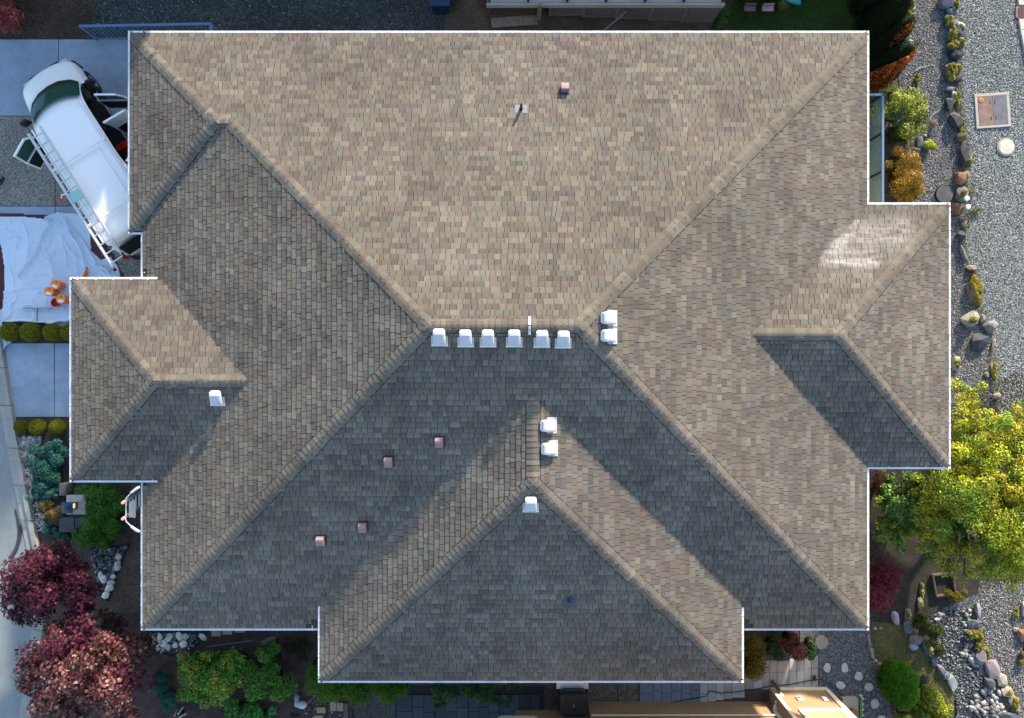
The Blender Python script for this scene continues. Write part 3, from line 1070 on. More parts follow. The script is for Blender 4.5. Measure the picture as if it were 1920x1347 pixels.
M_nroof = mk("plain_brown_roof", (.12, .10, .085), .95, noises=[(1, .15), (30, .3)])
g = Geo(); g.prism([(-26, 14.2), (-7.95, 14.2), (-7.95, 24), (-26, 24)], 0, 6.6); g.build("wall", M_wall, nh)  # unseen tall block, added and extended to shade the driveway and van
g = Geo(); g.prism([(-7.94, 14.2), (12.2, 14.2), (12.2, 23), (-7.94, 23)], 0, 4.2); g.build("wall", M_wall, nh)
hip_roof(-26, -8.1, 14.2, 24, 6.6, .3, M_nroof, nh, .25)  # roof of the added unseen tall block
hip_roof(-7.43, 12.2, 14.2, 23, 4.2, .3, M_nroof, nh)
for wx in (-22, -16.5, -12): window(wx, 14.18, 0, -1, 1.6, 1.3, 4.6, nh); window(wx, 14.18, 0, -1, 1.6, 1.3, 1.5, nh)
for wx in (-6, -2.5, 2.5, 6, 9.6): window(wx, 14.18, 0, -1, 1.6, 1.2, 2.6, nh)
# deck
DX0, DX1, DYF, DZ = -.75, 6.45, 10.80, 1.30
dk = Geo().build("deck", M_grey_deck, nh)
n = 22
for i in range(n):
    y0 = DYF + .02 + i * (3.3 / n)
    g = Geo(); g.box(((DX0 + DX1) / 2, y0 + .07, DZ - .02), (DX1 - DX0, .14, .035)); g.build("deck_board", M_grey_deck, dk)
g = Geo(); g.box(((DX0 + DX1) / 2, DYF - .015, DZ - .11), (DX1 - DX0 + .06, .04, .20)); g.build("fascia_board", mk("pale_grey_paint", (.42, .42, .40), .6), dk)
for i in range(7):
    x = DX0 + .06 + i * (DX1 - DX0 - .12) / 6
    g = Geo(); g.box((x, DYF + .06, DZ + .5), (.06, .06, 1.0)); g.build("railing_post", M_blackp, dk)
g = Geo(); g.box(((DX0 + DX1) / 2, DYF + .06, DZ + 1.01), (DX1 - DX0, .07, .04)); g.build("top_rail", M_blackp, dk)
# lattice skirt, panel by panel, the ground climbing towards the left
M_lat = mk("grey_lattice", (.20, .19, .185), .75)
for i in range(5):
    xa, xb = DX0 + 1.9 + i * 1.06, DX0 + 1.9 + (i + 1) * 1.06
    zb = .55 - i * .11; zt = DZ - .22; H = zt - zb; Wd = xb - xa
    g = Geo()
    for x in (xa + .02, xb - .02): g.beam((x, DYF, zb), (x, DYF, zt), .03, .04)
    for z in (zb + .02, zt - .02): g.beam((xa + .04, DYF, z), (xb - .04, DYF, z), .03, .04)
    step = .15
    for sgn, yo in ((1, -.006), (-1, .006)):
        k = -H
        while k < Wd:
            # line from (k,0) to (k+H,H), clipped
            a0 = max(0, -k); a1 = min(H, Wd - k)
            if a1 - a0 > .05:
                p = (xa + k + a0, DYF + yo, zb + a0); q = (xa + k + a1, DYF + yo, zb + a1)
                if sgn < 0: p = (xa + xb - p[0], p[1], p[2]); q = (xa + xb - q[0], q[1], q[2])
                g.beam(p, q, .010, .034, up=(0, 1, 0))
            k += step
    g.build("lattice_panel", M_lat, nh)
g = Geo(); g.beam((DX0 + 1.6, DYF - .03, .25), (DX0 + 1.6, DYF - .03, DZ), .12, .12); g.build("deck_post", M_wood, nh)
g = Geo(); g.beam((DX0 + .1, DYF - .25, .55), (DX0 + 1.55, DYF - .12, .5), .3, .05); g.build("plank_step", M_wood, nh)
g = Geo(); g.beam((2.55, DYF - .62, .12), (3.55, DYF - .06, .95), .05, .03); g.build("loose_lath", M_lat, nh)
# soil bank under the deck
V = []; nx, ny = 40, 8
for j in range(ny + 1):
    for i in range(nx + 1):
        x = -2.2 + 9.4 * i / nx; y = 9.6 + 2.2 * j / ny
        h = (.62 - .095 * (x + .8)) * min(1, j / ny * 1.9) * max(0, min(1, (x + 2.2) / 1.2)) * max(0, min(1, (7.2 - x) / .8))
        V.append((x, y, .002 + max(0, h * .9) + .04 * mnoise.noise((x * 3, y * 3, 0)) * (0 < j)))
npmesh("soil_bank", V, [(j * (nx + 1) + i, j * (nx + 1) + i + 1, (j + 1) * (nx + 1) + i + 1, (j + 1) * (nx + 1) + i) for j in range(ny) for i in range(nx)], None, M_soil, None, True, 'structure')

# house to the south: the tan wall along the bottom edge
sh = thing("house", "tan sided house with white corner trim along the bottom edge, only its wall in view", "house")
# (x0, x1, y wall face, wall height)
def lap_wall(x0, x1, yf, z0, z1, depth, par):
    g = Geo(); g.prism([(x0, yf - depth), (x1, yf - depth), (x1, yf - .02), (x0, yf - .02)], z0, z1); g.build("wall", M_tan, par)
    g = Geo(); z = z0; 
    while z < z1 - .05:
        e = .16
        g.mesh([(x0, yf, z), (x1, yf, z), (x1, yf - .015, z + e), (x0, yf - .015, z + e), (x0, yf - .02, z), (x1, yf - .02, z)], [(1, 0, 3, 2), (0, 1, 5, 4)])
        z += e
    g.build("siding", M_tan, par, kind='stuff')


lap_wall(.1, 2.42, -11.28, 0, 5.2, 5, sh)
lap_wall(2.42, 8.28, -11.02, 0, 5.2, 5, sh)
lap_wall(8.28, 10.12, -10.58, 0, 5.2, 5, sh)
g = Geo(); g.box((5.35, -10.97, .98), (5.8, .03, .05)); g.build("band_board", M_trim, sh)
g = Geo()
g.box((9.2, -10.565, .09), (1.84, .03, .18)); g.build("sill_board", M_trim, sh)
g = Geo(); g.box((10.06, -10.56, 2.7), (.15, .03, 5.0)); g.box((10.135, -10.64, 2.7), (.03, .16, 5.0)); g.build("corner_board", M_trim, sh)
g = Geo(); g.box((8.33, -10.56, 2.7), (.11, .03, 5.0)); g.build("corner_board", M_trim, sh)
# window of the bay
fr = Geo()
fr.box((9.3, -10.555, 1.50), (1.35, .05, .12)); fr.box((8.68, -10.555, 2.2), (.12, .05, 1.28)); fr.box((9.92, -10.555, 2.2), (.12, .05, 1.28)); fr.box((9.3, -10.555, 2.9), (1.35, .05, .12))
fro = fr.build("window", M_trim, sh)
g = Geo(); g.box((9.3, -10.57, 2.2), (1.12, .03, 1.28)); g.build("pane", mk("tan_blind_pane", (.45, .33, .2), .4), fro)
# downspout with elbow
g = Geo()
g.beam((8.22, -10.98, 5.0), (8.22, -10.98, .62), .10, .08, up=(0, 1, 0)); g.beam((8.22, -10.96, .66), (8.28, -10.86, .56), .10, .09); g.beam((8.27, -10.80, .60), (8.50, -10.52, .52), .10, .08)
g.build("downspout", M_white, sh, bevel=.012)
g = Geo(); g.beam((8.46, -10.50, .48), (8.36, -10.36, .04), .11, .10); g.build("downspout_end", mk("brown_pipe", (.16, .07, .03), .6), sh)
g = Geo(); g.box((8.95, -10.555, .78), (.19, .04, .22)); o = g.build("dryer_vent", M_trim, sh)
g = Geo(); g.cyl((8.95, -10.53, .78), (8.95, -10.48, .78), .06, .06, 14); g.build("vent_flap", mk("grey_vent", (.4, .4, .42), .5), o)
g = Geo(); g.box((9.72, -10.555, .80), (.13, .05, .24)); g.build("wall_box", M_white, sh, bevel=.01)
hip_roof(-1.0, 10.4, -17, -11.3, 5.2, .35, M_nroof, sh, .35)
g = Geo(); g.beam((2.42, -10.99, .30), (8.2, -10.99, .30), .02, .012); g.build("pipe_run", M_tan, sh)
# white framed thing in the wall's left part
g = Geo(); g.box((.18, -11.25, .55), (1.25, .06, .08)); g.box((.18, -11.25, 1.0), (1.25, .06, .08)); g.box((-.42, -11.25, .78), (.08, .06, .5)); g.box((.78, -11.25, .78), (.08, .06, .5))
o = g.build("window", M_trim, sh)
g = Geo(); g.box((.18, -11.265, .78), (1.12, .03, .4)); g.build("pane", M_glass, o)

# ================================================================ VAN
vh = R(122.5)
van = thing("van", "white cargo van with open doors and a roof rack parked under the eave", "van", (-13.55, 7.42, 0), vh)


def sec(lst): return lst


mid = [(.90, .33), (.96, .46), (1.0, .78), (1.0, 1.1), (.96, 1.5), (.875, 1.88), (.78, 2.0), (.42, 2.04), (0, 2.055)]
stn = []
rear_dx = [-4.50, -4.53, -4.53, -4.50, -4.45, -4.38, -4.34, -4.33, -4.33]
stn.append([(dx, y * (.97 if i < 5 else .98), z - (.05 if i > 5 else 0)) for i, (dx, (y, z)) in enumerate(zip(rear_dx, mid))])
for x in (-4.2, -3.4, -2.55, -1.75, -.95): stn.append([(x, y, z) for y, z in mid])
stn.append([(-.05, .90, .33), (-.05, .96, .46), (-.05, 1.0, .78), (.0, 1.0, 1.1), (.08, .955, 1.5), (-.17, .86, 1.88), (-.14, .76, 1.985), (.0, .42, 2.03), (.05, 0, 2.045)])
stn.append([(.72, .90, .33), (.72, .96, .46), (.72, 1.0, .78), (.72, .99, 1.08), (.55, .93, 1.19), (.66, .86, 1.215), (.84, .68, 1.23), (.98, .36, 1.245), (1.02, 0, 1.25)])
stn.append([(1.25, .90, .33), (1.25, .97, .46), (1.25, .99, .76), (1.25, .96, .99), (1.25, .91, 1.05), (1.25, .83, 1.09), (1.27, .66, 1.13), (1.29, .36, 1.155), (1.3, 0, 1.16)])
stn.append([(1.56, .86, .34), (1.56, .92, .46), (1.57, .93, .72), (1.56, .90, .90), (1.56, .85, .96), (1.57, .77, 1.0), (1.6, .6, 1.03), (1.62, .33, 1.05), (1.63, 0, 1.055)])
stn.append([(1.70, .72, .36), (1.74, .78, .46), (1.75, .78, .68), (1.74, .74, .82), (1.735, .70, .87), (1.75, .60, .90), (1.79, .46, .92), (1.82, .25, .93), (1.83, 0, .935)])
vs = []; NS = len(stn); K = 9
for st in stn:
    for (x, y, z) in st: vs.append((x, y, z))
    for (x, y, z) in st[-2::-1]: vs.append((x, -y, z))
m = 2 * K - 1
skip = set()
# openings: left front door (+y), right front and cargo doors (-y)
for j in (1, 2, 3, 4): skip.add((5, j)); skip.add((6, j))
for j in (1, 2, 3, 4):
    jj = m - 2 - j
    for i in (3, 4, 5, 6): skip.add((i, jj))
fs = []
for i in range(NS - 1):
    for j in range(m - 1):
        if (i, j) in skip: continue
        fs.append((i * m + j, i * m + j + 1, (i + 1) * m + j + 1, (i + 1) * m + j))
    fs.append((i * m + m - 1, i * m, (i + 1) * m, (i + 1) * m + m - 1))
fs.append(tuple(range(m))[::-1]); fs.append(tuple(range((NS - 1) * m, NS * m)))
g = Geo(); g.mesh(vs, fs)
body = g.build("body", M_van, van, world=False, smooth=True)
sb = body.modifiers.new("subdivision", 'SUBSURF'); sb.levels = 1; sb.render_levels = 2
# windscreen following the slope, with dark cowl band
A, B = stn[6], stn[7]


def between(i0, t, off):
    def q(st):
        return [Vector(p) for p in st[i0:]] + [Vector((p[0], -p[1], p[2])) for p in st[i0:-1][::-1]]
    a, b = q(A), q(B)
    return [x.lerp(y, t) + Vector((off * .75, 0, off)) for x, y in zip(a, b)]


g = Geo(); rows = [between(5, t, .03) for t in (.05, .3, .55, .78)]
w = len(rows[0]); g.mesh([p for r in rows for p in r], [(i * w + j, i * w + j + 1, (i + 1) * w + j + 1, (i + 1) * w + j) for i in range(3) for j in range(w - 1)])
ws = g.build("windscreen", M_vglass, van, world=False, smooth=True)
g = Geo(); rows = [between(5, t, o_) for t, o_ in ((.785, .034), (.88, .04), (.96, .045))]
g.mesh([p for r in rows for p in r], [(i * w + j, i * w + j + 1, (i + 1) * w + j + 1, (i + 1) * w + j) for i in range(2) for j in range(w - 1)])
g.build("cowl", M_blackp, van, world=False, smooth=True)
for a, b in (((.9, .45, 1.29), (.55, -.28, 1.66)), ((.95, -.12, 1.30), (.52, -.72, 1.55))):
    g = Geo(); g.beam(a, b, .02, .02); g.build("wiper", M_blackp, van, world=False)
# inside: floor, bulkhead, seats
g = Geo(); g.box((-1.9, 0, .52), (5.0, 1.8, .06)); g.build("floor", M_rubber, van, world=False)
g = Geo(); g.box((-4.3, 0, 1.15), (.04, 1.7, 1.3)); g.box((-2.75, -.93, 1.15), (.05, .05, 1.3)); g.build("bulkhead", M_rubber, van, world=False)
for y in (.45, -.45):
    g = Geo(); g.box((-.55, y, .85), (.5, .5, .18)); g.box((-.82, y, 1.2), (.14, .48, .65)); g.box((-.84, y, 1.6), (.10, .25, .16)); g.build("seat", mk("seat_cloth", (.02, .02, .022), .9) if y > 0 else bpy.data.materials["seat_cloth"], van, world=False, bevel=.04)
g = Geo(); g.box((.35, 0, 1.05), (.5, 1.7, .25)); g.build("dashboard", M_blackp, van, world=False, bevel=.05)
# bumpers, lights, grille, wheels
for x, dx in ((1.80, .06), (-4.60, .05)):
    g = Geo(); sg = 1 if x > 0 else -1
    P = [(x - sg * .30, .92), (x - sg * .10, .84), (x, .55), (x + sg * .03, 0), (x, -.55), (x - sg * .10, -.84), (x - sg * .30, -.92)]
    for i in range(6): g.beam((P[i][0], P[i][1], .50), (P[i + 1][0], P[i + 1][1], .50), .10, .22)
    g.build("bumper", M_blackp, van, world=False)
for y in (.66, -.66):
    g = Geo(); g.box((1.74, y, .76), (.10, .26, .16)); g.build("headlight", mk("lamp_lens", (.6, .62, .65), .1) if y > 0 else bpy.data.materials["lamp_lens"], van, world=False, bevel=.03)
    g = Geo(); g.box((-4.52, y * 1.36, 1.05), (.06, .12, .34)); g.build("tail_light", M_red, van, world=False, bevel=.02)
g = Geo()
for k in range(4): g.box((1.80, 0, .66 + k * .06), (.05, 1.0, .03))
g.build("grille", M_blackp, van, world=False)
for x in (1.0, -3.35):
    for y in (.86, -.86):
        sy = 1 if y > 0 else -1
        g = Geo(); g.cyl((x, y - .13 * sy, .37), (x, y + .13 * sy, .37), .37, .37, 24); wl = g.build("tyre", M_rubber, van, world=False, bevel=.03)
        g = Geo(); g.cyl((x, y + .10 * sy, .37), (x, y + .135 * sy, .37), .22, .2, 18); g.build("rim", M_rim, wl, world=False)
# rear window and plate
g = Geo(); g.mesh([(-4.555, .72, 1.12), (-4.555, -.72, 1.12), (-4.46, -.66, 1.78), (-4.46, .66, 1.78), (-4.56, .72, 1.12), (-4.56, -.72, 1.12)], [(0, 1, 2, 3)]); g.build("rear_window", M_vglass if False else M_blackp, van, world=False)
# doors


def door(hx, hy, side, ang, L, wind=True, rearhinge=False, mat=None, inner=True):
    """door slab swung about its hinge; local door x runs from the hinge along the leaf"""
    prof = [(.0, .48), (.0, .80), (.0, 1.12), (.045, 1.5), (.12, 1.86)]     # lean of the leaf with height
    def pt(u, z, off):
        lean = np.interp(z, [p[1] for p in prof], [p[0] for p in prof])
        return (u, lean + off, z)
    # door frame coordinates: u along leaf, v outwards (away from the cabin when shut), z up
    M = Matrix.Translation((hx, hy, 0)) @ Matrix.Rotation(ang, 4, 'Z')
    sv = -side if rearhinge else side
    top = 1.86
    ub = lambda z: L - max(0, (z - 1.1)) * (.10)
    u0 = lambda z: .02 + max(0, z - 1.12) * (.42 if not rearhinge else .0) * (1 if wind else 0)
    def quadslab(z0, z1, ua0, ub0, ua1, ub1, th):
        g = Geo()
        P = []
        for o in (-th / 2, th / 2):
            P += [pt(ua0, z0, o), pt(ub0, z0, o), pt(ub1, z1, o), pt(ua1, z1, o)]
        P = [(p[0], p[1] * sv, p[2]) for p in P]
        g.mesh(P, [(0, 3, 2, 1), (4, 5, 6, 7), (0, 1, 5, 4), (1, 2, 6, 5), (2, 3, 7, 6), (3, 0, 4, 7)])
        return g
    g = Geo()
    for z0, z1 in ((.48, .8), (.8, 1.12)):
        q = quadslab(z0, z1, 0, L, 0, L, .07); g.mesh(q.v, q.f)
    if not wind:
        for z0, z1 in ((1.12, 1.5), (1.5, 1.86)):
            q = quadslab(z0, z1, 0, ub(z0), 0, ub(z1), .06); g.mesh(q.v, q.f)
    else:
        b = .055
        for z0, z1 in ((1.12, 1.5), (1.5, 1.86)):
            q = quadslab(z0, z1, u0(z0), u0(z0) + b, u0(z1), u0(z1) + b, .05); g.mesh(q.v, q.f)
            q = quadslab(z0, z1, ub(z0) - b, ub(z0), ub(z1) - b, ub(z1), .05); g.mesh(q.v, q.f)
        q = quadslab(1.80, 1.87, u0(1.8), ub(1.8), u0(1.87), ub(1.87), .05); g.mesh(q.v, q.f)
    g.xform(M)
    o = g.build("door", mat or M_van, van, world=False)
    if wind:
        q = Geo()
        for z0, z1 in ((1.12, 1.5), (1.5, 1.80)):
            r = quadslab(z0, z1, u0(z0) + b, ub(z0) - b, u0(z1) + b, ub(z1) - b, .012); q.mesh(r.v, r.f)
        q.xform(M); q.build("door_window", M_vglass, o, world=False)
    # dark trim panel on the cabin side
    q = Geo()
    r = quadslab(.55, 1.08, .06, L - .06, .06, L - .06, .02)
    r.v = [(p[0], p[1] + sv * .045, p[2]) for p in r.v]; q.mesh(r.v, r.f)
    q.xform(M); q.build("door_trim", M_blackp, o, world=False)
    return o


door(-.02, 1.0, 1, math.pi - R(62), 1.02)                  # driver side, swung out
door(-.02, -1.0, -1, -math.pi + R(58), 1.05)
door(-1.02, -1.0, -1, -math.pi + R(88), .80, wind=False)
door(-2.58, -1.0, -1, -R(72), .80, wind=False, rearhinge=True)
for sy in (1, -1):
    g = Geo(); g.box((.42, sy * 1.16, 1.32), (.12, .24, .26)); o = g.build("mirror", M_blackp, van, world=False, bevel=.04)
    g = Geo(); g.beam((.42, sy * .98, 1.22), (.42, sy * 1.12, 1.28), .05, .05); g.build("mirror_arm", M_blackp, o, world=False)
# roof rack
rack = Geo()
for x in (-1.72, -3.62): rack.beam((x, .88, 2.16), (x, -.88, 2.16), .06, .04)
rk = rack.build("rack_bar", M_alu if False else M_white, van, world=False)
for y in (.84, -.84):
    g = Geo(); g.beam((-.3, y, 2.02), (-4.2, y, 2.02), .035, .05)
    for x in (-1.72, -3.62): g.beam((x, y, 2.0), (x, y, 2.16), .06, .05)
    g.build("roof_rail", M_white, van, world=False)
g = Geo()
for y in (-.5, -.17, .17, .5): g.beam((-1.8, y, 2.045), (-3.5, y, 2.045), .10, .012)
g.build("roof_rib", M_van, van, world=False)


def vanp(x, y, z):
    c, s = math.cos(vh), math.sin(vh)
    return Vector((-13.55 + c * x - s * y, 7.42 + s * x + c * y, z))


# ladder on the rack
lad = thing("ladder", "aluminium extension ladder lying along the left side of the van roof", "ladder", vanp(-2.2, .66, 2.2), vh)
ya, yb, xf, xr = .24, -.19, 1.72, -2.92
for y in (ya, yb):
    g = Geo(); x1 = xr if y > 0 else xr + .22
    g.box(((xf + x1) / 2, y, .05), (xf - x1, .032, .085)); g.box(((xf + x1) / 2, y - .02 * (1 if y > 0 else -1), .05), (xf - x1, .06, .008)); g.build("rail", M_alu, lad, world=False)
k = xr + .18
while k < xf - .1:
    g = Geo(); g.cyl((k, ya, .05), (k, yb, .05), .021, .021, 8); g.build("rung", M_alu, lad, world=False); k += .305
for y in (ya, yb):
    g = Geo(); g.box((xr + (.0 if y > 0 else .22), y, .03), (.12, .07, .06)); g.build("foot", M_rubber, lad, world=False)
g = Geo(); g.box((-.55, .02, .07), (.30, .30, .05)); g.build("fly_bracket", mk("pale_teal_plastic", (.25, .5, .5), .5), lad, world=False, bevel=.01)
g = Geo(); g.tube([(-.35, .24, .06), (-.30, .36, .05), (-.36, .44, .03)], .018, 6); o = g.build("strap", M_paper, lad, world=False)
g = Geo(); g.tube([(-.36, .44, .03), (-.42, .52, .02)], .045, 8); g.build("strap_grip", M_red, lad, world=False)
# things in and by the cargo door
p = vanp(-1.85, -1.18, 0)
tub = thing("reel", "blue cable reel standing by the open cargo doors", "reel", (p.x, p.y, .55), 0)
g = Geo(); g.lathe((0, 0, 0), [(.17, 0), (.17, .02), (.08, .03), (.08, .20), (.17, .21), (.17, .23)], 20); g.build("drum", mk("blue_plastic", (.02, .06, .42), .4), tub, world=False)
g = Geo()
for k in range(8):
    a = k * .785; g.cyl((.1 * math.cos(a), .1 * math.sin(a), .23), (.1 * math.cos(a), .1 * math.sin(a), .24), .018, .018, 8)
g.build("flange_hole", mk("pale_blue", (.3, .4, .6), .5), tub, world=False)
p = vanp(-1.75, -1.05, 0)
can = thing("fuel_can", "red fuel can on the van's cargo floor by the open doors", "can", (-12.10, 6.62, .56), .5)
g = Geo(); g.box((0, 0, .15), (.34, .2, .3)); g.build("can_body", M_red, can, world=False, bevel=.03)
g = Geo(); g.beam((-.1, 0, .33), (.1, 0, .33), .03, .03); g.cyl((.13, 0, .3), (.13, 0, .36), .025, .025, 10); g.build("handle", M_red, can, world=False)

# ================================================================ TARPS
def tarp_mesh(name, poly, z0, folds, amp, mat, label, cell=3.0):
    xs = [p[0] for p in poly]; ys = [p[1] for p in poly]
    nx = int((max(xs) - min(xs)) / cell) + 1; ny = int((max(ys) - min(ys)) / cell) + 1
    X = np.linspace(min(xs), max(xs), nx + 1); Y = np.linspace(min(ys), max(ys), ny + 1)
    GX, GY = np.meshgrid(X, Y)
    Z = np.zeros_like(GX)
    for (x0, y0, x1, y1, wd, a) in folds:
        dx, dy = x1 - x0, y1 - y0; l2 = dx * dx + dy * dy
        t = np.clip(((GX - x0) * dx + (GY - y0) * dy) / l2, 0, 1)
        wv = 3 * np.sin(t * 9 + x0) * min(1, wd / 3)
        L = math.sqrt(l2)
        sd_ = ((GX - x0) * dy - (GY - y0) * dx) / L + wv
        ex = np.where((t > 0) & (t < 1), np.abs(sd_), np.hypot(GX - (x0 + dx * t), GY - (y0 + dy * t)))
        Z += .75 * a * np.exp(-(ex / wd) ** 2) * np.where(t < .1, .4 + t * 6, 1)
    for j in range(ny + 1):
        for i in range(nx + 1):
            px, py = GX[j, i], GY[j, i]
            n1 = mnoise.noise((px * .035, py * .06, 3.1)); n2 = mnoise.noise((px * .12, py * .09, 7.7)); n3 = abs(mnoise.noise((px * .06, py * .025, 1.3)))
            Z[j, i] += amp * (n1 + .5 * n2 + .8 * (.35 - n3)) + amp * .7
    P = np.stack([GX.ravel(), GY.ravel()], 1)
    cx = (GX[:-1, :-1] + GX[1:, 1:]) / 2; cy = (GY[:-1, :-1] + GY[1:, 1:]) / 2
    ins = in_poly(np.stack([cx.ravel(), cy.ravel()], 1), poly).reshape(cx.shape)
    V = np.stack([(P[:, 0] - 960) / FPX * CAMZ, (673.5 - P[:, 1]) / FPX * CAMZ, z0 + np.maximum(Z.ravel(), 0)], 1)
    Fq = [(j * (nx + 1) + i, (j + 1) * (nx + 1) + i, (j + 1) * (nx + 1) + i + 1, j * (nx + 1) + i + 1) for j in range(ny) for i in range(nx) if ins[j, i]]
    used = sorted({k for f in Fq for k in f}); mp = {k: n for n, k in enumerate(used)}
    o = npmesh(name, V[used], [[mp[k] for k in f] for f in Fq], None, mat, None, True)
    sm = o.modifiers.new("thickness", 'SOLIDIFY'); sm.thickness = .004
    return tag(o, label, "tarp")


tarp_mesh("tarp", [(-60, 401), (84, 403), (84, 414), (60, 470), (30, 500), (12, 600), (-60, 600)], .022, [], .012, M_maroon, "maroon tarp showing along the edge beneath the white tarp")
tarp_mesh("tarp", [(165, 432), (186, 444), (214, 478), (222, 500), (238, 524), (232, 530), (205, 500), (176, 488), (166, 462)], .024, [], .02, M_maroon, "small maroon tarp corner sticking out behind the van's rear wheel")
WT = [(-20, 406), (60, 408), (86, 412), (92, 404), (110, 399), (150, 402), (170, 430), (172, 470), (190, 488), (208, 482), (222, 500), (228, 520), (226, 545), (200, 560), (190, 610), (128, 616), (90, 606), (60, 604), (30, 604), (6, 604), (14, 640), (24, 640), (4, 662), (-20, 690), (-20, 590), (6, 580), (10, 540), (10, 500), (4, 460), (-20, 440)]
tarp_mesh("tarp", WT, .035, [(112, 402, 40, 520, 3.0, .16), (86, 410, 96, 420, 4, .15), (125, 410, 170, 510, 2.6, .12), (120, 405, 205, 520, 2.2, .09), (60, 445, 48, 520, 2.2, .06), (0, 435, 26, 436, 2.2, .05), (100, 440, 88, 470, 2, .05), (6, 548, 70, 538, 2.2, .05), (70, 538, 100, 540, 2, .04), (170, 490, 226, 520, 3, .11), (180, 500, 210, 505, 3, .09),
                               (190, 496, 225, 535, 3, .10), (2, 606, 135, 604, 3.0, .10), (80, 612, 130, 602, 3, .10), (30, 560, 14, 602, 2.5, .06), (75, 465, 110, 520, 2, .05), (110, 440, 160, 500, 2.0, .06), (80, 440, 105, 520, 2, .05), (20, 640, -10, 680, 3, .10), (96, 500, 104, 540, 2, .04), (30, 470, 36, 450, 2, .04)] + [(a, b, c, d, 1.4, e * 1.7) for a, b, c, d, e in ((52, 430, 60, 500, .03), (66, 455, 80, 468, .025), (118, 440, 128, 500, .03), (132, 432, 190, 505, .035), (140, 470, 150, 520, .03), (150, 450, 168, 470, .03), (20, 500, 34, 560, .025), (40, 520, 90, 516, .02), (104, 470, 92, 500, .03), (128, 520, 150, 512, .025), (12, 450, 40, 446, .03), (62, 560, 66, 600, .02), (88, 560, 92, 596, .02), (30, 580, 60, 572, .02), (190, 520, 215, 545, .04), (175, 515, 200, 545, .04), (116, 424, 122, 410, .04), (44, 415, 50, 432, .02), (20, 412, 24, 426, .02))],
           .013, M_tarp, "large white tarp with folds spread over the driveway behind the van", 1.6)

# ================================================================ BUCKETS AND TOOLS
blab = {0: "orange bucket with white lid label, farthest from the boxwood row of the three", 1: "orange bucket with white lid label, leftmost of the three and farthest from the eave", 2: "orange bucket with white lid label, nearest the boxwood row of the three"}
for k, (px, py) in enumerate(((104, 534), (92, 547), (114, 561))):
    v = G(px, py, .42)
    b = thing("bucket", blab[k], "bucket", (v.x, v.y, .07), R(-25 + 12 * k), "orange buckets on the white tarp")
    g = Geo(); g.lathe((0, 0, 0), [(.118, 0), (.142, .30), (.150, .30), (.150, .345), (.142, .345)], 24); g.build("pail", M_orange, b, world=False)
    g = Geo(); g.lathe((0, 0, .345), [(.152, 0), (.156, .012), (.150, .022), (.140, .014)], 24); ld = g.build("lid", mk("orange_lid", (.95, .25, .02), .35) if k == 0 else bpy.data.materials["orange_lid"], b, world=False)
    g = Geo(); g.box((0, -.06, .361), (.17, .085, .004)); g.build("lid_label", M_paper, ld, world=False)
    g = Geo(); g.cyl((.01, .085, .358), (.01, .085, .366), .020, .020, 10); g.build("spout_cap", M_blackp, ld, world=False)
    g = Geo(); g.tube([(.152, 0, .3), (.17, 0, .2), (.14, .10, .12), (.0, .17, .10), (-.14, .10, .12), (-.17, 0, .2), (-.152, 0, .3)], .004, 5); g.build("handle", M_alu, b, world=False)
v = G(106, 568, .12)
b = thing("basin", "shallow red basin beside the orange buckets", "basin", (v.x, v.y, .07))
g = Geo(); g.lathe((0, 0, 0), [(.11, 0), (.14, .12), (.13, .12), (.10, .02)], 20); g.build("bowl", M_red, b, world=False)
v = G(163, 512, .08)
b = thing("spray_bottle", "orange trigger spray bottle lying on the white tarp by the eave", "bottle", (v.x, v.y, .14), R(75))
g = Geo(); g.cyl((-.20, 0, 0), (.02, 0, 0), .055, .06, 14); g.cyl((.02, 0, 0), (.10, 0, 0), .055, .02, 14); g.build("flask", M_orange, b, world=False)
g = Geo(); g.box((.14, 0, 0), (.09, .04, .05)); g.box((.13, .06, 0), (.02, .09, .03)); g.build("trigger", M_orange, b, world=False, bevel=.008)
v = G(72, 577, .1)
b = thing("floor_squeegee", "T shaped floor squeegee with dark handle lying on the white tarp", "squeegee", (v.x, v.y, .13), R(0))
g = Geo(); g.box((0, 0, 0), (.95, .035, .05)); o = g.build("blade_holder", M_alu, b, world=False, bevel=.008)
g = Geo(); g.box((0, -.022, 0), (.95, .008, .07)); g.build("blade", M_rubber, o, world=False)
g = Geo(); g.tube([(.0, -.02, 0), (.0, -.10, .03), (-.01, -.45, .02)], .014, 8); g.build("handle", M_navy, b, world=False)
for (px, py, c, nm) in ((117, 578, (.85, .9, .95), "white"), (73, 548, (.6, .65, .72), "pale")):
    v = G(px, py, .1); b = thing("cap", "small %s plastic cap lying on the white tarp" % nm, "cap", (v.x, v.y, .075))
    g = Geo(); g.lathe((0, 0, 0), [(.03, 0), (.03, .02), (.022, .028)], 12); g.build("cap_shell", mk(nm + "_cap", c, .4), b, world=False)

# ladder leaning on the left eave, with its stand-off arms over the gutter
lp = Vector((-10.39, -4.15, 0))
ll = thing("ladder", "grey ladder leaning on the left eave with padded stand-off arms on the gutter", "ladder", (lp.x, lp.y, 0), 0)
foot = -1.0; tip = -.26; zt = 3.42
for y in (-.22, .22):
    g = Geo(); g.beam((foot, y, 0.02), (tip, y, zt), .03, .08, up=(0, 1, 0)); r = g.build("rail", M_alu, ll, world=False)
    g = Geo(); g.cyl((tip, y, zt - .02), (tip + .01, y, zt + .06), .045, .04, 10); g.build("end_cap", mk("pink_rubber", (.85, .30, .22), .5) if y < 0 else bpy.data.materials["pink_rubber"], r, world=False)
for k in range(11):
    t = (k + .6) / 11.4; x = foot + (tip - foot) * t; z = zt * t
    g = Geo(); g.cyl((x, -.22, z), (x, .22, z), .018, .018, 8); g.build("rung", M_alu, ll, world=False)
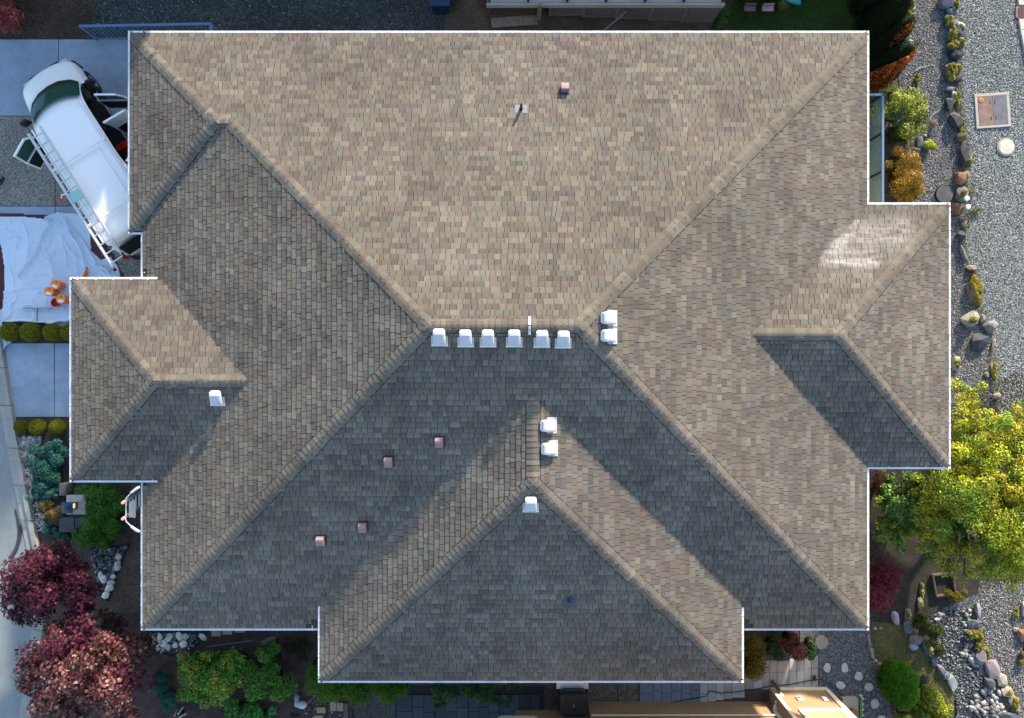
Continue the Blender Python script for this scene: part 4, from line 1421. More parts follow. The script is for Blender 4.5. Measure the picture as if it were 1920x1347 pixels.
g = Geo(); g.box((tip + .11, 0, zt - .20), (.10, .46, .05)); g.box((tip + .19, 0, zt - .22), (.05, .5, .04)); g.build("tray", M_rim, ll, world=False)
for s in (-1, 1):
    g = Geo(); g.tube([(tip, s * .20, zt - .10), (tip + .03, s * .32, zt - .09), (tip + .14, s * .44, zt - .11), (tip + .31, s * .58, zt - .13)], .016, 8); a = g.build("standoff_arm", M_alu, ll, world=False)
    g = Geo(); g.tube([(tip + .16, s * .46, zt - .10), (tip + .31, s * .58, zt - .12), (tip + .37, s * .62, zt - .16)], [.036, .042, .036], 10); g.build("pad", mk("grey_foam", (.42, .44, .47), .6) if s < 0 else bpy.data.materials["grey_foam"], a, world=False)

# metal railing at the top left
rl = thing("railing", "blue grey metal picket railing behind the driveway's top edge", "railing", (G(152, 76).x, G(152, 76).y, 0))
a = G(184, 76); bb = G(420, 72)
for z, w_, nm in ((.98, .07, "top_rail"), (.12, .04, "bottom_rail")):
    g = Geo(); g.beam((a.x, a.y, z), (bb.x, bb.y, z), w_, .045); g.build(nm, M_bluem, rl)
g = Geo(); g.beam((bb.x, bb.y, .98), (bb.x, bb.y - .6, .98), .07, .045, ); g.build("return_rail", M_bluem, rl)
n = 29
for i in range(n + 1):
    p = a.lerp(bb, i / n)
    g = Geo(); wv = .05 if i in (0, n) else .020; g.beam((p.x, p.y, .0 if i in (0, n) else .12), (p.x, p.y, .98), wv, wv); g.build("post" if i in (0, n) else "picket", M_bluem, rl)

# glass balustrade on the right terrace
gr = thing("railing", "glass panel railing with blue grey frame beside the right eave", "railing", (11.25, 6.9, 0))
gx = 695 / FPX * (CAMZ - 1.35); gy0 = (673.5 - 178) / FPX * (CAMZ - 1.35); gy1 = 4.2
g = Geo(); g.prism([(9.45, 3.8), (gx + .05, 3.8), (gx + .05, gy0 + .1), (9.45, gy0 + .1)], .0, .32); g.build("terrace_slab", M_grey_deck, gr)
g = Geo(); g.box((gx, (gy0 + gy1) / 2, 1.35), (.065, gy0 - gy1, .05)); g.build("top_rail", M_bluem, gr)
g = Geo(); g.box(((gx + 9.5) / 2, gy0, 1.35), (gx - 9.5 + .06, .065, .05)); g.build("top_rail", M_bluem, gr)
g = Geo(); g.box((gx, (gy0 + gy1) / 2, .44), (.05, gy0 - gy1, .05)); g.build("bottom_rail", M_bluem, gr)
ys = [gy0, gy0 - 1.16, gy0 - 2.32, gy0 - 3.4]
for y in ys[:4]:
    g = Geo(); g.box((gx, y, .84), (.055, .06, 1.03)); g.build("post", M_blackp, gr)
for i in range(3):
    g = Geo(); g.box((gx - .01, (ys[i] + ys[i + 1]) / 2, .89), (.012, ys[i] - ys[i + 1] - .08, .86)); g.build("glass_panel", M_glassp, gr)

# lamp pillar with lantern
v = G(128, 948, 1.0)
pl = thing("lamp_pillar", "stone pillar with flat cap and navy lantern beside the round green shrub", "lamp pillar", (v.x + .18, v.y, 0))
g = Geo(); g.box((0, 0, .42), (.46, .46, .84)); g.build("pillar", M_curb, pl, world=False, bevel=.02)
g = Geo(); g.mesh([(-.30, -.30, .84), (.30, -.30, .84), (.30, .30, .84), (-.30, .30, .84), (-.30, -.30, .90), (.30, -.30, .90), (.30, .30, .90), (-.30, .30, .90), (-.1, -.1, .97), (.1, -.1, .97), (.1, .1, .97), (-.1, .1, .97)],
               [(0, 3, 2, 1), (0, 1, 5, 4), (1, 2, 6, 5), (2, 3, 7, 6), (3, 0, 4, 7), (4, 5, 9, 8), (5, 6, 10, 9), (6, 7, 11, 10), (7, 4, 8, 11), (8, 9, 10, 11)])
g.build("cap_stone", mk("cap_stone_grey", (.34, .335, .32), .85, noises=[(8, .12), (60, .15)]), pl, world=False)
ln = Geo(); ln.mesh([(-.175, -.175, 1.34), (.175, -.175, 1.34), (.175, .175, 1.34), (-.175, .175, 1.34), (0, 0, 1.45)], [(0, 3, 2, 1), (0, 1, 4), (1, 2, 4), (2, 3, 4), (3, 0, 4)])
ln.box((0, 0, .985), (.2, .2, .04))
for a_ in (-1, 1):
    for b_ in (-1, 1): ln.beam((a_ * .10, b_ * .10, 1.0), (a_ * .12, b_ * .12, 1.36), .02, .02)
lo = ln.build("lantern", M_navy, pl, world=False)
g = Geo(); g.box((-.02, 0, 1.13), (.11, .13, .24)); g.build("lantern_glass", M_lamp, lo, world=False)
wl = thing("low_wall", "low dark stone wall running beside the lamp pillar under the green shrub", "wall", (G(150, 960).x, G(150, 960).y, 0))
for q in ((127, 903, 141, 925), (127, 966, 156, 992), (157, 966, 184, 992)):
    g = Geo(); g.prism(pp(q[0], q[1], q[2] - .6, q[1], q[2] - .6, q[3], q[0], q[3]), 0, .45); g.build("cap_slab", mk("dark_slab", (.055, .06, .065), .7, noises=[(6, .2)]) if q[0] == 127 and q[1] == 903 else bpy.data.materials["dark_slab"], wl, bevel=.012)
# drain hose on the street
v = [G(28, 955, .03), G(33, 975, .03), G(37, 992, .03), G(36, 1010, .03), G(30, 1030, .03), G(20, 1046, .03)]
hs = tag(Geo().build("hose", M_blackp), "flat black hose curving across the street beside the curb", "hose")
bpy.data.objects.remove(hs)
g = Geo()
wd = [.012, .03, .055, .06, .055, .05]
for i in range(5):
    a, b = v[i], v[i + 1]; d = (b - a).normalized(); n_ = Vector((-d.y, d.x, 0))
    d2 = ((v[min(i + 2, 5)] - b).normalized() + d).normalized() if i < 4 else d
    d0 = ((a - v[i - 1]).normalized() + d).normalized() if i > 0 else d
    na, nb = Vector((-d0.y, d0.x, 0)), Vector((-d2.y, d2.x, 0))
    q = [a + na * wd[i], a - na * wd[i], b - nb * wd[i + 1], b + nb * wd[i + 1]]
    g.mesh([p - Vector((0, 0, .02)) for p in q] + [p + Vector((0, 0, .008)) for p in q], [(4, 5, 6, 7), (0, 4, 7, 3), (1, 2, 6, 5)])
tag(g.build("hose", mk("dark_hose", (.035, .042, .055), .6)), "flat black hose curving across the street beside the curb", "hose")

# ---------------------------------------------------------------- right yard fittings
v = G(1860, 208)
hc = thing("utility_hatch", "square rusty metal hatch in a pale concrete frame set in the gravel", "hatch", (v.x, v.y, 0), R(4))
w = 1.02
g = Geo()
for s in (-1, 1):
    g.box((0, s * w / 2, .02), (w + .1, .09, .05)); g.box((s * w / 2, 0, .019), (.09, w - .092, .05))
g.build("frame", mk("pale_concrete", (.38, .355, .32), .85, noises=[(20, .12)]), hc, world=False, bevel=.008)
for s, c in ((-1, (.20, .125, .105)), (1, (.125, .12, .145))):
    g = Geo(); g.box((s * (w / 4 - .024), 0, .035), (w / 2 - .055, w - .10, .03)); lf = g.build("lid_leaf", mk("hatch_leaf_%s" % ("rusty" if s < 0 else "grey"), c, .6, noises=[(4, .2), (30, .15)]), hc, world=False)
    for y in (-.25, .25):
        g = Geo(); g.box((s * .075, y, .052), (.015, .11, .012)); g.build("slot", M_blackp, lf, world=False)
g = Geo(); g.lathe((-.36, .34, .05), [(.085, 0), (.085, .006), (.07, .012), (.02, .014)], 18); g.build("cap_disc", mk("orange_cap", (.42, .15, .02), .6, noises=[(12, .3)]), hc, world=False)
v = G(1885, 277)
rc = thing("well_cap", "round cream concrete cap set in the gravel below the hatch", "cap", (v.x, v.y, 0))
g = Geo(); g.lathe((0, 0, 0), [(.285, 0), (.285, .035), (.26, .04)], 32); g.build("rim", mk("cap_rim", (.33, .33, .28), .8, noises=[(12, .15)]), rc, world=False)
g = Geo(); g.lathe((0, 0, .03), [(.235, 0), (.235, .022), (.2, .024)], 32); g.build("lid", mk("cap_lid", (.50, .49, .41), .8, noises=[(6, .14), (30, .12)]), rc, world=False)
v = G(1770, 365)
rc = thing("manhole_lid", "round dark grey lid between the yellow shrub and the rocks", "lid", (v.x, v.y, 0))
g = Geo(); g.lathe((0, 0, 0), [(.31, 0), (.31, .06), (.295, .075), (.285, .06)], 36); g.build("rim", M_blackp, rc, world=False)
g = Geo(); g.lathe((0, 0, .055), [(.282, 0), (.282, .012), (.1, .016)], 36); g.build("cover", mk("grey_cover", (.075, .075, .075), .8, noises=[(5, .25), (40, .2)]), rc, world=False)
for k, (px, py, lb) in enumerate(((1814, 372, "capped white pipe standing by the grey rock, nearer the dark round lid"), (1816, 388, "capped white pipe standing by the rust brown rock and the roof corner"))):
    v = G(px, py, .5)
    t_ = thing("standpipe", lb, "pipe", (v.x, v.y, 0), 0, "white capped pipes among the rocks")
    g = Geo(); g.cyl((0, 0, 0), (0, 0, .45), .055, .055, 18); g.build("pipe", mk("dull_teal_pipe", (.10, .25, .25), .5) if k == 0 else bpy.data.materials["dull_teal_pipe"], t_, world=False)
    g = Geo(); g.lathe((0, 0, .44), [(.075, 0), (.078, .05), (.06, .07), (.02, .075)], 20); g.build("cap", M_white, t_, world=False)
# kerb and drain grate at the top right corner
g = Geo(); kb = Geo().build("edging_strip", M_curb); kb['kind'] = 'structure'
for (x0, y0, x1, y1, c) in ((1902, -30, 1908, 12, M_curb), (1908, 38, 1911, 58, M_curb), (1911, 58, 1925, 130, M_trim), (1925, 130, 1940, 220, M_trim)):
    g = Geo(); g.prism(pp(x0, y0, x0 + 40, y0, x1 + 40, y1 - .5, x1, y1 - .5), 0, .07); g.build("edging_stone", mk("pale_edging", (.50, .46, .42), .8, noises=[(5, .1)]) if "pale_edging" not in bpy.data.materials else bpy.data.materials["pale_edging"], kb, bevel=.01)
v = G(1914, 24)
dg = thing("drain_grate", "rust brown slotted drain grate in the top right corner", "grate", (v.x, v.y, 0))
hexa = [(.22 * math.cos(R(a)), .30 * math.sin(R(a))) for a in (90, 150, 210, 270, 330, 30)]
g = Geo(); g.prism(hexa, 0, .05); g.build("plate", mk("rusty_plate", (.22, .13, .115), .7, noises=[(10, .2)]), dg, world=False)
M_gslot = mk("rusty_bar", (.13, .07, .06), .7)
for i in range(5):
    x = -.10 + i * .05
    g = Geo(); g.beam((x, -.19 + abs(x) * .5, .055), (x, .19 - abs(x) * .5, .055), .026, .016); g.build("bar", M_gslot, dg, world=False)

# ---------------------------------------------------------------- paving at the bottom
pv = sheet("patio", pp(1195, 1215, 1536, 1215, 1536, 1292, 1420, 1300, 1196, 1332), .006, mk("paver_joint", (.06, .06, .055), .9))
cA = [(.36, .35, .32), (.33, .32, .29), (.27, .26, .235), (.40, .40, .39), (.42, .42, .41), (.38, .38, .36)]
cols_ = [1396, 1413, 1430, 1442.5, 1456.5, 1479, 1493, 1507, 1520.7, 1533.5]
for i in range(len(cols_) - 1):
    t0 = 1238 - max(0, i - 4) * 2.6; b0 = 1293 - max(0, i - 4) * 1.0; md = 1260 - max(0, i - 4) * 1.9
    if i < 2: t0 = 1250 - i * 6; b0 = 1292
    c = (.30, .285, .25) if 2 < i < 5 else random.choice(cA)
    for (ya, yb) in ((t0, md), (md, b0)):
        r_ = random.uniform(.93, 1.07); q = tuple(k * r_ for k in c)
        slab(cols_[i], ya, cols_[i + 1], yb, M_paver, pv, .03 + random.uniform(-.004, .004), "paving_slab", .35, q)
cols2 = [1199, 1225, 1240.5, 1258.5, 1277, 1295, 1312, 1327, 1342, 1357, 1372, 1396]
for i in range(len(cols2) - 1):
    c = random.choice([(.17, .20, .24), (.20, .22, .25), (.15, .18, .22)]) if i < 6 else random.choice(cA)
    yb = 1332 - i * 2.4; md = 1300 + (i % 2) * -5
    for (ya, yy) in ((1272, md), (md, yb)):
        r_ = random.uniform(.92, 1.08); q = tuple(k * r_ for k in c)
        slab(cols2[i], ya, cols2[i + 1], yy, M_paver, pv, .03 + random.uniform(-.004, .004), "paving_slab", .35, q)
ap = sheet("aggregate_pad", pp(1096, 1276, 1198, 1276, 1198, 1330, 1096, 1330), .003, mk("pad_base", (.02, .02, .02), .9))
M_agd = mk("dark_aggregate", rough=.9, cells=(40, [(.10, .075, .06), (.16, .13, .10), (.06, .055, .05), (.20, .18, .15)]), bump=.5, bscale=60)
for q in ((1100, 1276, 1158, 1326), (1158, 1276, 1197, 1317), (1158, 1318, 1197, 1326)): slab(*q, M_agd, ap, .02, "pad_slab", .6)
# dark steps on the lower left
st = sheet("dark_path", pp(660, 1288, 1020, 1288, 1020, 1420, 660, 1420), .003, mk("path_base", (.02, .02, .022), .9))
xs = [744, 774, 795, 815, 836, 857, 878, 898, 917, 936, 955, 974, 994, 1012]
for i in range(len(xs) - 1):
    mdl = 1334 if i % 2 == 0 else 1325
    for (ya, yb) in ((1302, mdl), (mdl, 1390)):
        c = random.choice([(.034, .042, .058), (.042, .048, .06), (.028, .034, .045)])
        slab(xs[i], ya, xs[i + 1], yb, M_paver, st, .03 + .012 * (i % 3), "step_slab", .35, c)
slab(664, 1296, 742, 1400, mk('dark_pad', rough=.9, cells=(40, [(.045, .04, .036), (.065, .055, .048), (.03, .028, .027), (.09, .085, .075)]), bump=.5), st, .02, "pad_slab")
for q in ((594, 1326, 611, 1337), (619, 1315, 631, 1333), (632, 1317, 644, 1333), (590, 1341, 606, 1352)):
    g = Geo(); g.prism(pp(q[0], q[1], q[2], q[1], q[2], q[3], q[0], q[3]), -.01, .035, (.30, .225, .13))
    o = g.build("brick_paver", M_paver, st, bevel=.006)
g = Geo(); g.prism(pp(645, 1318, 653, 1318, 653, 1400, 645, 1400), -.01, .06, (.10, .085, .07)); g.build("edge_board", M_paver, st)
for q in ((397, 1176, 415, 1193), (417, 1176, 437, 1190), (440, 1176, 460, 1186)):
    slab(*q, M_paver, st, .05, "concrete_block", .4, (.30, .265, .20))
# stepping stones
for k, (px, py, rx, ry) in enumerate(((1550, 1252, 7.4, 10), (1583, 1252.5, 7, 10), (1609, 1268, 8.5, 9.5), (1575.5, 1284.5, 9.5, 8), (1628.5, 1287.5, 9, 8.5), (1639.5, 1319, 9, 9.5), (1652, 1347, 9, 8))):
    c = P2(px, py); n = 9; pts = []
    for i in range(n):
        a = 2 * math.pi * i / n + random.uniform(-.2, .2); r = random.uniform(.85, 1.08)
        a2 = a; dx, dy = rx * .01716 * r * math.cos(a2), ry * .01716 * r * math.sin(a2)
        t = random.uniform(-.1, .1) - .3 * (k in (2, 3, 4, 5)); pts.append((c[0] + dx * math.cos(t) - dy * math.sin(t), c[1] + dx * math.sin(t) + dy * math.cos(t)))
    g = Geo(); g.prism(pts, 0, .045, (.40, .39, .365)); g.build("stepping_stone", M_paver, bpy.data.objects["gravel_path"], bevel=.012)
c = P2(1539, 1204)
g = Geo(); g.lathe((c[0], c[1], 0), [(.22, 0), (.22, .06), (.205, .07)], 28, (.25, .225, .20)); g.build("round_slab", M_paver, bpy.data.objects["gravel_path"])
# barbecue under its cover
v = G(1075, 1322, .9)
bq = thing("barbecue", "barbecue under a black cover against the tan wall", "barbecue", (v.x, v.y, 0))
g = Geo(); g.box((0, 0, .5), (.86, .80, .98)); o = g.build("cover", M_blackp, bq, world=False, bevel=.16, seg=4)
g = Geo(); g.box((.0, .02, 1.0), (.02, .06, .02)); g.build("cover_tag", M_alu, bq, world=False)
g = Geo(); g.box((0, .47, .6), (1.0, .22, .03)); g.build("side_shelf", M_alu, bq, world=False)
for x in (-.36, .36):
    g = Geo(); g.beam((x, .42, 0), (x, .42, .6), .03, .03); g.build("leg", M_alu, bq, world=False)
# long black cable along the wall
pts = [(1110, 1323), (1160, 1325), (1230, 1322), (1262, 1317), (1300, 1310), (1322, 1306), (1332, 1296), (1355, 1300), (1385, 1297), (1420, 1292), (1445, 1287), (1480, 1284), (1520, 1276), (1540, 1274), (1556, 1283), (1575, 1300), (1590, 1310), (1612, 1328), (1616, 1347), (1615, 1380)]
g = Geo(); g.tube([G(x, y, .05) for x, y in pts], .014, 6)
tag(g.build("cable", M_blackp), "long black cable snaking along the foot of the tan wall", "cable")
# planter with white stones beside the small path
v = G(1606, 1320)
pb = thing("planter", "narrow planter with green strip and brown pots beside the stepping stones", "planter", (v.x, v.y, 0))
g = Geo(); g.box((-.28, -.05, .1), (.5, .62, .2)); g.build("box", mk("planter_board", (.33, .31, .26), .8), pb, world=False)
g = Geo(); g.box((.01, -.02, .16), (.06, .6, .22)); g.build("green_strip", mk("green_strip", (.06, .16, .03), .9, noises=[(20, .4)]), pb, world=False)
g = Geo(); g.lathe((-.25, -.12, .2), [(.10, 0), (.13, .18), (.11, .18)], 14); g.build("pot", mk("terracotta", (.26, .10, .05), .8), pb, world=False)

# picnic table and slide at the top edge
v = G(1415, 2)
tb = thing("playhouse", "dark brown wooden play table with two pale seat boards on the lawn", "play table", (v.x, v.y, 0))
for k in range(5):
    g = Geo(); g.box((0, -.06 + .17 * k, .62), (1.1, .155, .05)); g.build("table_board", M_brownw, tb, world=False)
for x in (-.45, .45):
    for y in (-.05, .6):
        g = Geo(); g.beam((x, y, 0), (x, y, .6), .08, .08); g.build("leg", M_brownw, tb, world=False)
for x, c in ((-.27, (.15, .11, .10)), (.30, (.36, .25, .25))):
    g = Geo(); g.box((x, -.40, .34), (.36, .20, .04)); g.box((x, -.33, .42), (.34, .03, .12)); g.build("seat_board", mk("seat_board_%d" % (x > 0), c, .7), tb, world=False)
    g = Geo(); g.beam((x, -.38, 0), (x, -.38, .34), .06, .06); g.build("seat_leg", M_brownw, tb, world=False)
v = G(1500, -14, .3)
sl_ = thing("play_slide", "teal plastic play slide end on the lawn at the top edge", "slide", (v.x, v.y, 0), 0)
g = Geo()
vs = []; n = 10
for i in range(n + 1):
    a = R(180 + 90 * i / n); vs += [(.62 * math.cos(a), .40 * math.sin(a), .28), (.62 * math.cos(a), .40 * math.sin(a), .36)]
vs += [(0, 0, .36)]
fs = [(2 * i, 2 * i + 2, 2 * i + 3, 2 * i + 1) for i in range(n)] + [(2 * i + 1, 2 * i + 3, 2 * n + 2) for i in range(n)]
g.mesh(vs, fs); g.build("chute", M_teal, sl_, world=False)
g = Geo(); g.beam((-.2, -.1, 0), (-.2, -.1, .28), .08, .08); g.beam((-.02, .02, 0), (-.02, .02, .3), .08, .08); g.build("support", M_teal, sl_, world=False)
# blue bin and grey sheet near the top
v = G(824, -8, .7)
bn = thing("bin", "dark blue bin at the top edge beside the grey sheet", "bin", (v.x, v.y, 0))
g = Geo(); g.mesh([(-.24, -.26, 0), (.24, -.26, 0), (.24, .26, 0), (-.24, .26, 0), (-.30, -.32, .7), (.30, -.32, .7), (.30, .32, .7), (-.30, .32, .7)], [(0, 3, 2, 1), (0, 1, 5, 4), (1, 2, 6, 5), (2, 3, 7, 6), (3, 0, 4, 7), (4, 5, 6, 7)])
g.build("bin_body", mk("bin_blue", (.012, .04, .11), .5), bn, world=False, bevel=.02)
g = Geo(); g.box((0, 0, .73), (.66, .70, .05)); g.build("lid", bpy.data.materials["bin_blue"], bn, world=False, bevel=.02)
g = Geo()
pts = pp(844, -30, 896, -20, 882, 22, 872, 44, 862, 46, 850, 30, 843, 10)
g.prism(pts, .02, .09); tag(g.build("stone_slab", mk("teal_grey_slab", (.06, .085, .085), .8, noises=[(4, .2), (30, .15)]), bevel=.02), "grey green tongue shaped slab beside the blue bin", "slab")
# wooden bed frame under the yellow tree
fb = thing("planter", "square timber bed frame on the soil under the yellow green tree", "bed frame", (G(1770, 1100).x, G(1770, 1100).y, 0))
for (a, b) in (((1748, 1078), (1755, 1118)), ((1755, 1118), (1790, 1112)), ((1790, 1112), (1786, 1075)), ((1786, 1075), (1748, 1078))):
    p, q = G(*a, .08), G(*b, .08); g = Geo(); g.beam(p, q, .045, .12); g.build("board", mk("dark_board", (.085, .07, .055), .9, noises=[(8, .3)]) if "dark_board" not in bpy.data.materials else bpy.data.materials["dark_board"], fb)
# rod lying on the dark soil near the bottom shrubs
p, q = G(388, 1213, .35), G(476, 1201, .35)
g = Geo(); g.cyl(p, q, .018, .018, 8); tag(g.build("pole", mk("blue_grey_pole", (.10, .11, .14), .5)), "thin grey pole lying above the dark soil by the lower eave", "pole")
# white cone light in the mulch
v = G(340, 1335)
gl = thing("garden_light", "small white framed garden light in the dark mulch at the bottom", "light", (v.x, v.y, 0), .4)
g = Geo()
for a in range(4):
    an_ = a * math.pi / 2 + .78; g.beam((.16 * math.cos(an_), .16 * math.sin(an_), 0), (.08 * math.cos(an_), .08 * math.sin(an_), .3), .05, .03)
g.build("frame", mk("grey_white_frame", (.5, .52, .52), .5), gl, world=False)
g = Geo(); g.lathe((0, 0, 0), [(.09, 0), (.09, .22), (.05, .28)], 12); g.build("lens", M_blackp, gl, world=False)

# ---------------------------------------------------------------- person at the left edge, only the shoes in frame
px_, py_ = -16.52, 5.78
pe = thing("person", "person at the left edge, only dark blue shoes and trouser hems in view", "person", (px_, py_, 0), R(65))
J = {'pel': (0, 0, .95), 'sp': (0, 0, 1.15), 'ch': (.0, 0, 1.35), 'nk': (.0, 0, 1.5), 'hd': (.03, 0, 1.60), 'ht': (.03, 0, 1.72)}
vv, ee, rr = [], [], []


def jv(p, r): vv.append(p); rr.append(r); return len(vv) - 1


ip = jv(J['pel'], .145); i1 = jv(J['sp'], .13); i2 = jv(J['ch'], .15); i3 = jv(J['nk'], .06); i4 = jv(J['hd'], .095); i5 = jv(J['ht'], .075)
ee += [(ip, i1), (i1, i2), (i2, i3), (i3, i4), (i4, i5)]
for s in (1, -1):
    h = jv((0, s * .10, .88), .10); k_ = jv((.03, s * .12, .48), .062); an_ = jv((0, s * .13, .10), .042); ee += [(ip, h), (h, k_), (k_, an_)]
    sh_ = jv((0, s * .19, 1.40), .065); el = jv((-.02, s * .25, 1.12), .045); wr = jv((.06, s * .25, .88), .030); pm = jv((.08, s * .245, .80), .034); ee += [(i2, sh_), (sh_, el), (el, wr), (wr, pm)]
    for q, (dx, ln_) in enumerate(((-.035, .075), (-.012, .085), (.012, .08), (.035, .065))):
        f1 = jv((.08 + dx, s * .245, .765), .010); f2 = jv((.09 + dx, s * .235, .765 - ln_), .008); ee += [(pm, f1), (f1, f2)]
    t1 = jv((.125, s * .235, .80), .011); t2 = jv((.14, s * .225, .755), .009); ee += [(pm, t1), (t1, t2)]
me = bpy.data.meshes.new("body"); me.from_pydata(vv, ee, [])
bo = bpy.data.objects.new("body", me); COL.objects.link(bo)
sk = bo.modifiers.new("skin", 'SKIN'); su = bo.modifiers.new("subdivision", 'SUBSURF'); su.levels = 1
for i, r in enumerate(rr): me.skin_vertices[0].data[i].radius = (r, r)
me.skin_vertices[0].data[0].use_root = True
dgp = bpy.context.evaluated_depsgraph_get()
m2 = bpy.data.meshes.new_from_object(bo.evaluated_get(dgp))
bpy.data.objects.remove(bo)
at = m2.color_attributes.new("Col", 'FLOAT_COLOR', 'CORNER')
buf = []
for pgn in m2.polygons:
    z = pgn.center.z; y = abs(pgn.center.y)
    c = (.02, .022, .03) if z < .93 and not (y > .2 and z > .66) else (.06, .07, .09)
    if z > 1.49 or (y > .2 and z < .90): c = (.45, .28, .20)
    if z > 1.64 or (z > 1.56 and pgn.center.x < 0): c = (.03, .02, .015)
    buf += [*c, 1.0] * pgn.loop_total
at.data.foreach_set("color", buf)
m2.polygons.foreach_set("use_smooth", [True] * len(m2.polygons))
link("body", m2, M_cloth, pe)
for s in (1, -1):
    g = Geo(); ox = .06 * s
    rows = [(-.09, .032, .055), (-.05, .044, .075), (.03, .045, .10), (.10, .052, .075), (.16, .050, .055), (.205, .030, .04)]
    vs = []
    for (x, w_, h_) in rows: vs += [(x + ox, s * .13 - w_, .005), (x + ox, s * .13 - w_, h_ * .6), (x + ox, s * .13 - w_ * .5, h_), (x + ox, s * .13 + w_ * .5, h_), (x + ox, s * .13 + w_, h_ * .6), (x + ox, s * .13 + w_, .005)]
    fs = [(6 * i + j, 6 * i + j + 1, 6 * i + j + 7, 6 * i + j + 6) for i in range(5) for j in range(5)] + [(6 * i + 5, 6 * i, 6 * i + 6, 6 * i + 11) for i in range(5)] + [tuple(range(6))[::-1], tuple(range(30, 36))]
    g.mesh(vs, fs); g.build("shoe", mk("navy_shoe", (.015, .025, .07), .6) if s > 0 else bpy.data.materials["navy_shoe"], pe, world=False, smooth=True)

# ================================================================ LOOSE STONES
GP = [(0.4497, 0.4849, 0.474, 3), (0.3457, 0.3828, 0.3777, 4), (0.2677, 0.3042, 0.3035, 4), (0.5885, 0.5872, 0.5556, 1.6), (0.1896, 0.2178, 0.2144, 3), (0.3978, 0.3434, 0.2812, 1.2), (0.3197, 0.3514, 0.3035, 1.5)]
GP2 = [(0.3506, 0.3462, 0.335, 3), (0.2337, 0.2351, 0.2315, 4), (0.146, 0.1503, 0.1463, 4), (0.5259, 0.4834, 0.4386, 1.3), (0.0805, 0.0784, 0.0792, 3), (0.3506, 0.2482, 0.1827, 1.2)]
stones("gravel", pp(1790, -20, 1945, -20, 1945, 1120, 1880, 800, 1830, 620, 1815, 500, 1800, 300, 1800, 150), 44000, .010, .024, GP, .0, 'oct', .55)
stones("gravel", pp(1695, -20, 1795, -20, 1800, 150, 1800, 300, 1812, 450, 1835, 640, 1870, 760, 1750, 760, 1750, 420, 1700, 380, 1690, 160), 21000, .010, .025, GP2, .0, 'oct', .55)
stones("gravel", pp(1835, 1090, 1945, 1090, 1945, 1380, 1900, 1380, 1880, 1290, 1850, 1225, 1830, 1180), 7500, .012, .028, GP2, .0, 'oct', .55)
stones("gravel", pp(205, -20, 900, -20, 900, 66, 150, 76, 170, 40), 7500, .012, .034, [(.11, .135, .13, 3), (.06, .075, .073, 4), (.035, .045, .045, 3), (.24, .26, .25, 1), (.45, .45, .40, .12)], .0, 'oct', .55)
stones("gravel", pp(1534, 1186, 1630, 1186, 1640, 1215, 1660, 1265, 1690, 1360, 1560, 1360, 1536, 1290), 4200, .014, .03, [(.24, .27, .27, 2), (.17, .19, .20, 4), (.10, .115, .12, 4), (.36, .37, .36, 1), (.06, .065, .07, 3)], .004, 'oct', .5)
stones("cobbles", COBBLE, 2300, .025, .048, [(.13, .135, .145, 4), (.075, .08, .09, 5), (.04, .043, .05, 4), (.24, .24, .245, 1.5), (.40, .39, .38, .5)], .0, 'ico', .6, smooth=True)


def pebble_parts(poly, n, r0, r1, pal, parent, pts=None):
    P = pts if pts is not None else pts_in(poly, n)
    for p in P:
        r = random.uniform(r0, r1); c = pick(pal, 1)[0]
        a = random.uniform(0, 6.28)
        g = Geo(); sx, sy, sz = r * random.uniform(.9, 1.3), r * random.uniform(.7, 1), r * .6
        vs = [(p[0] + math.cos(a) * x * sx - math.sin(a) * y * sy, p[1] + math.sin(a) * x * sx + math.cos(a) * y * sy, sz * .7 + z * sz) for x, y, z in ICO_V * RNG.uniform(.9, 1.08, (12, 1))]
        g.mesh(vs, [tuple(f) for f in ICO_F], tuple(c)); g.build("cobble", M_stone, parent, smooth=True)


WHITE = [(0.279, 0.2745, 0.261, 2), (0.2025, 0.198, 0.189, 2), (0.315, 0.315, 0.306, 1), (0.162, 0.1485, 0.1305, 1)]
cb = bpy.data.objects["cobble_bed"]
pebble_parts(pp(1838, 1290, 1872, 1290, 1884, 1347, 1806, 1347, 1822, 1310), 48, .075, .105, WHITE, cb)
pebble_parts(pp(1803, 1145, 1818, 1142, 1826, 1235, 1806, 1240), 26, .06, .09, WHITE, cb)
pebble_parts(pp(1745, 1150, 1770, 1146, 1768, 1158, 1748, 1165), 9, .06, .08, WHITE, cb)
pebble_parts(pp(1800, 1225, 1830, 1225, 1836, 1252, 1806, 1250), 10, .07, .095, WHITE, cb)
pb1 = bpy.data.objects["pebble_bed"]
PALE = [(0.375, 0.345, 0.315, 2), (0.285, 0.2475, 0.225, 2), (0.45, 0.435, 0.42, 2), (0.195, 0.165, 0.15, 1)]
stones("pebbles", pp(36, 818, 80, 818, 60, 880, 66, 930, 60, 940, 48, 880), 260, .045, .07, PALE, 0, 'ico', .65, smooth=True)
stones("pebbles", pp(58, 945, 78, 940, 90, 990, 72, 1000), 90, .04, .06, PALE, 0, 'ico', .65, smooth=True)
pebble_parts(pp(36, 820, 70, 820, 58, 880, 44, 860), 26, .075, .10, PALE, pb1)
DPEB = [(.10, .11, .12, 4), (.20, .22, .23, 3), (.34, .35, .35, 1), (.05, .055, .06, 3)]
sheet("pebble_bed", pp(170, 1030, 245, 1020, 222, 1070, 205, 1130, 190, 1120), .006, mk("pebble_base_dark", (.02, .02, .02), .95, noises=[(20, .4)]))
stones("pebbles", pp(170, 1030, 238, 1025, 215, 1072, 204, 1120, 188, 1105), 420, .03, .06, DPEB, 0, 'ico', .65, smooth=True)
pb2 = bpy.data.objects["pebble_bed.001"]
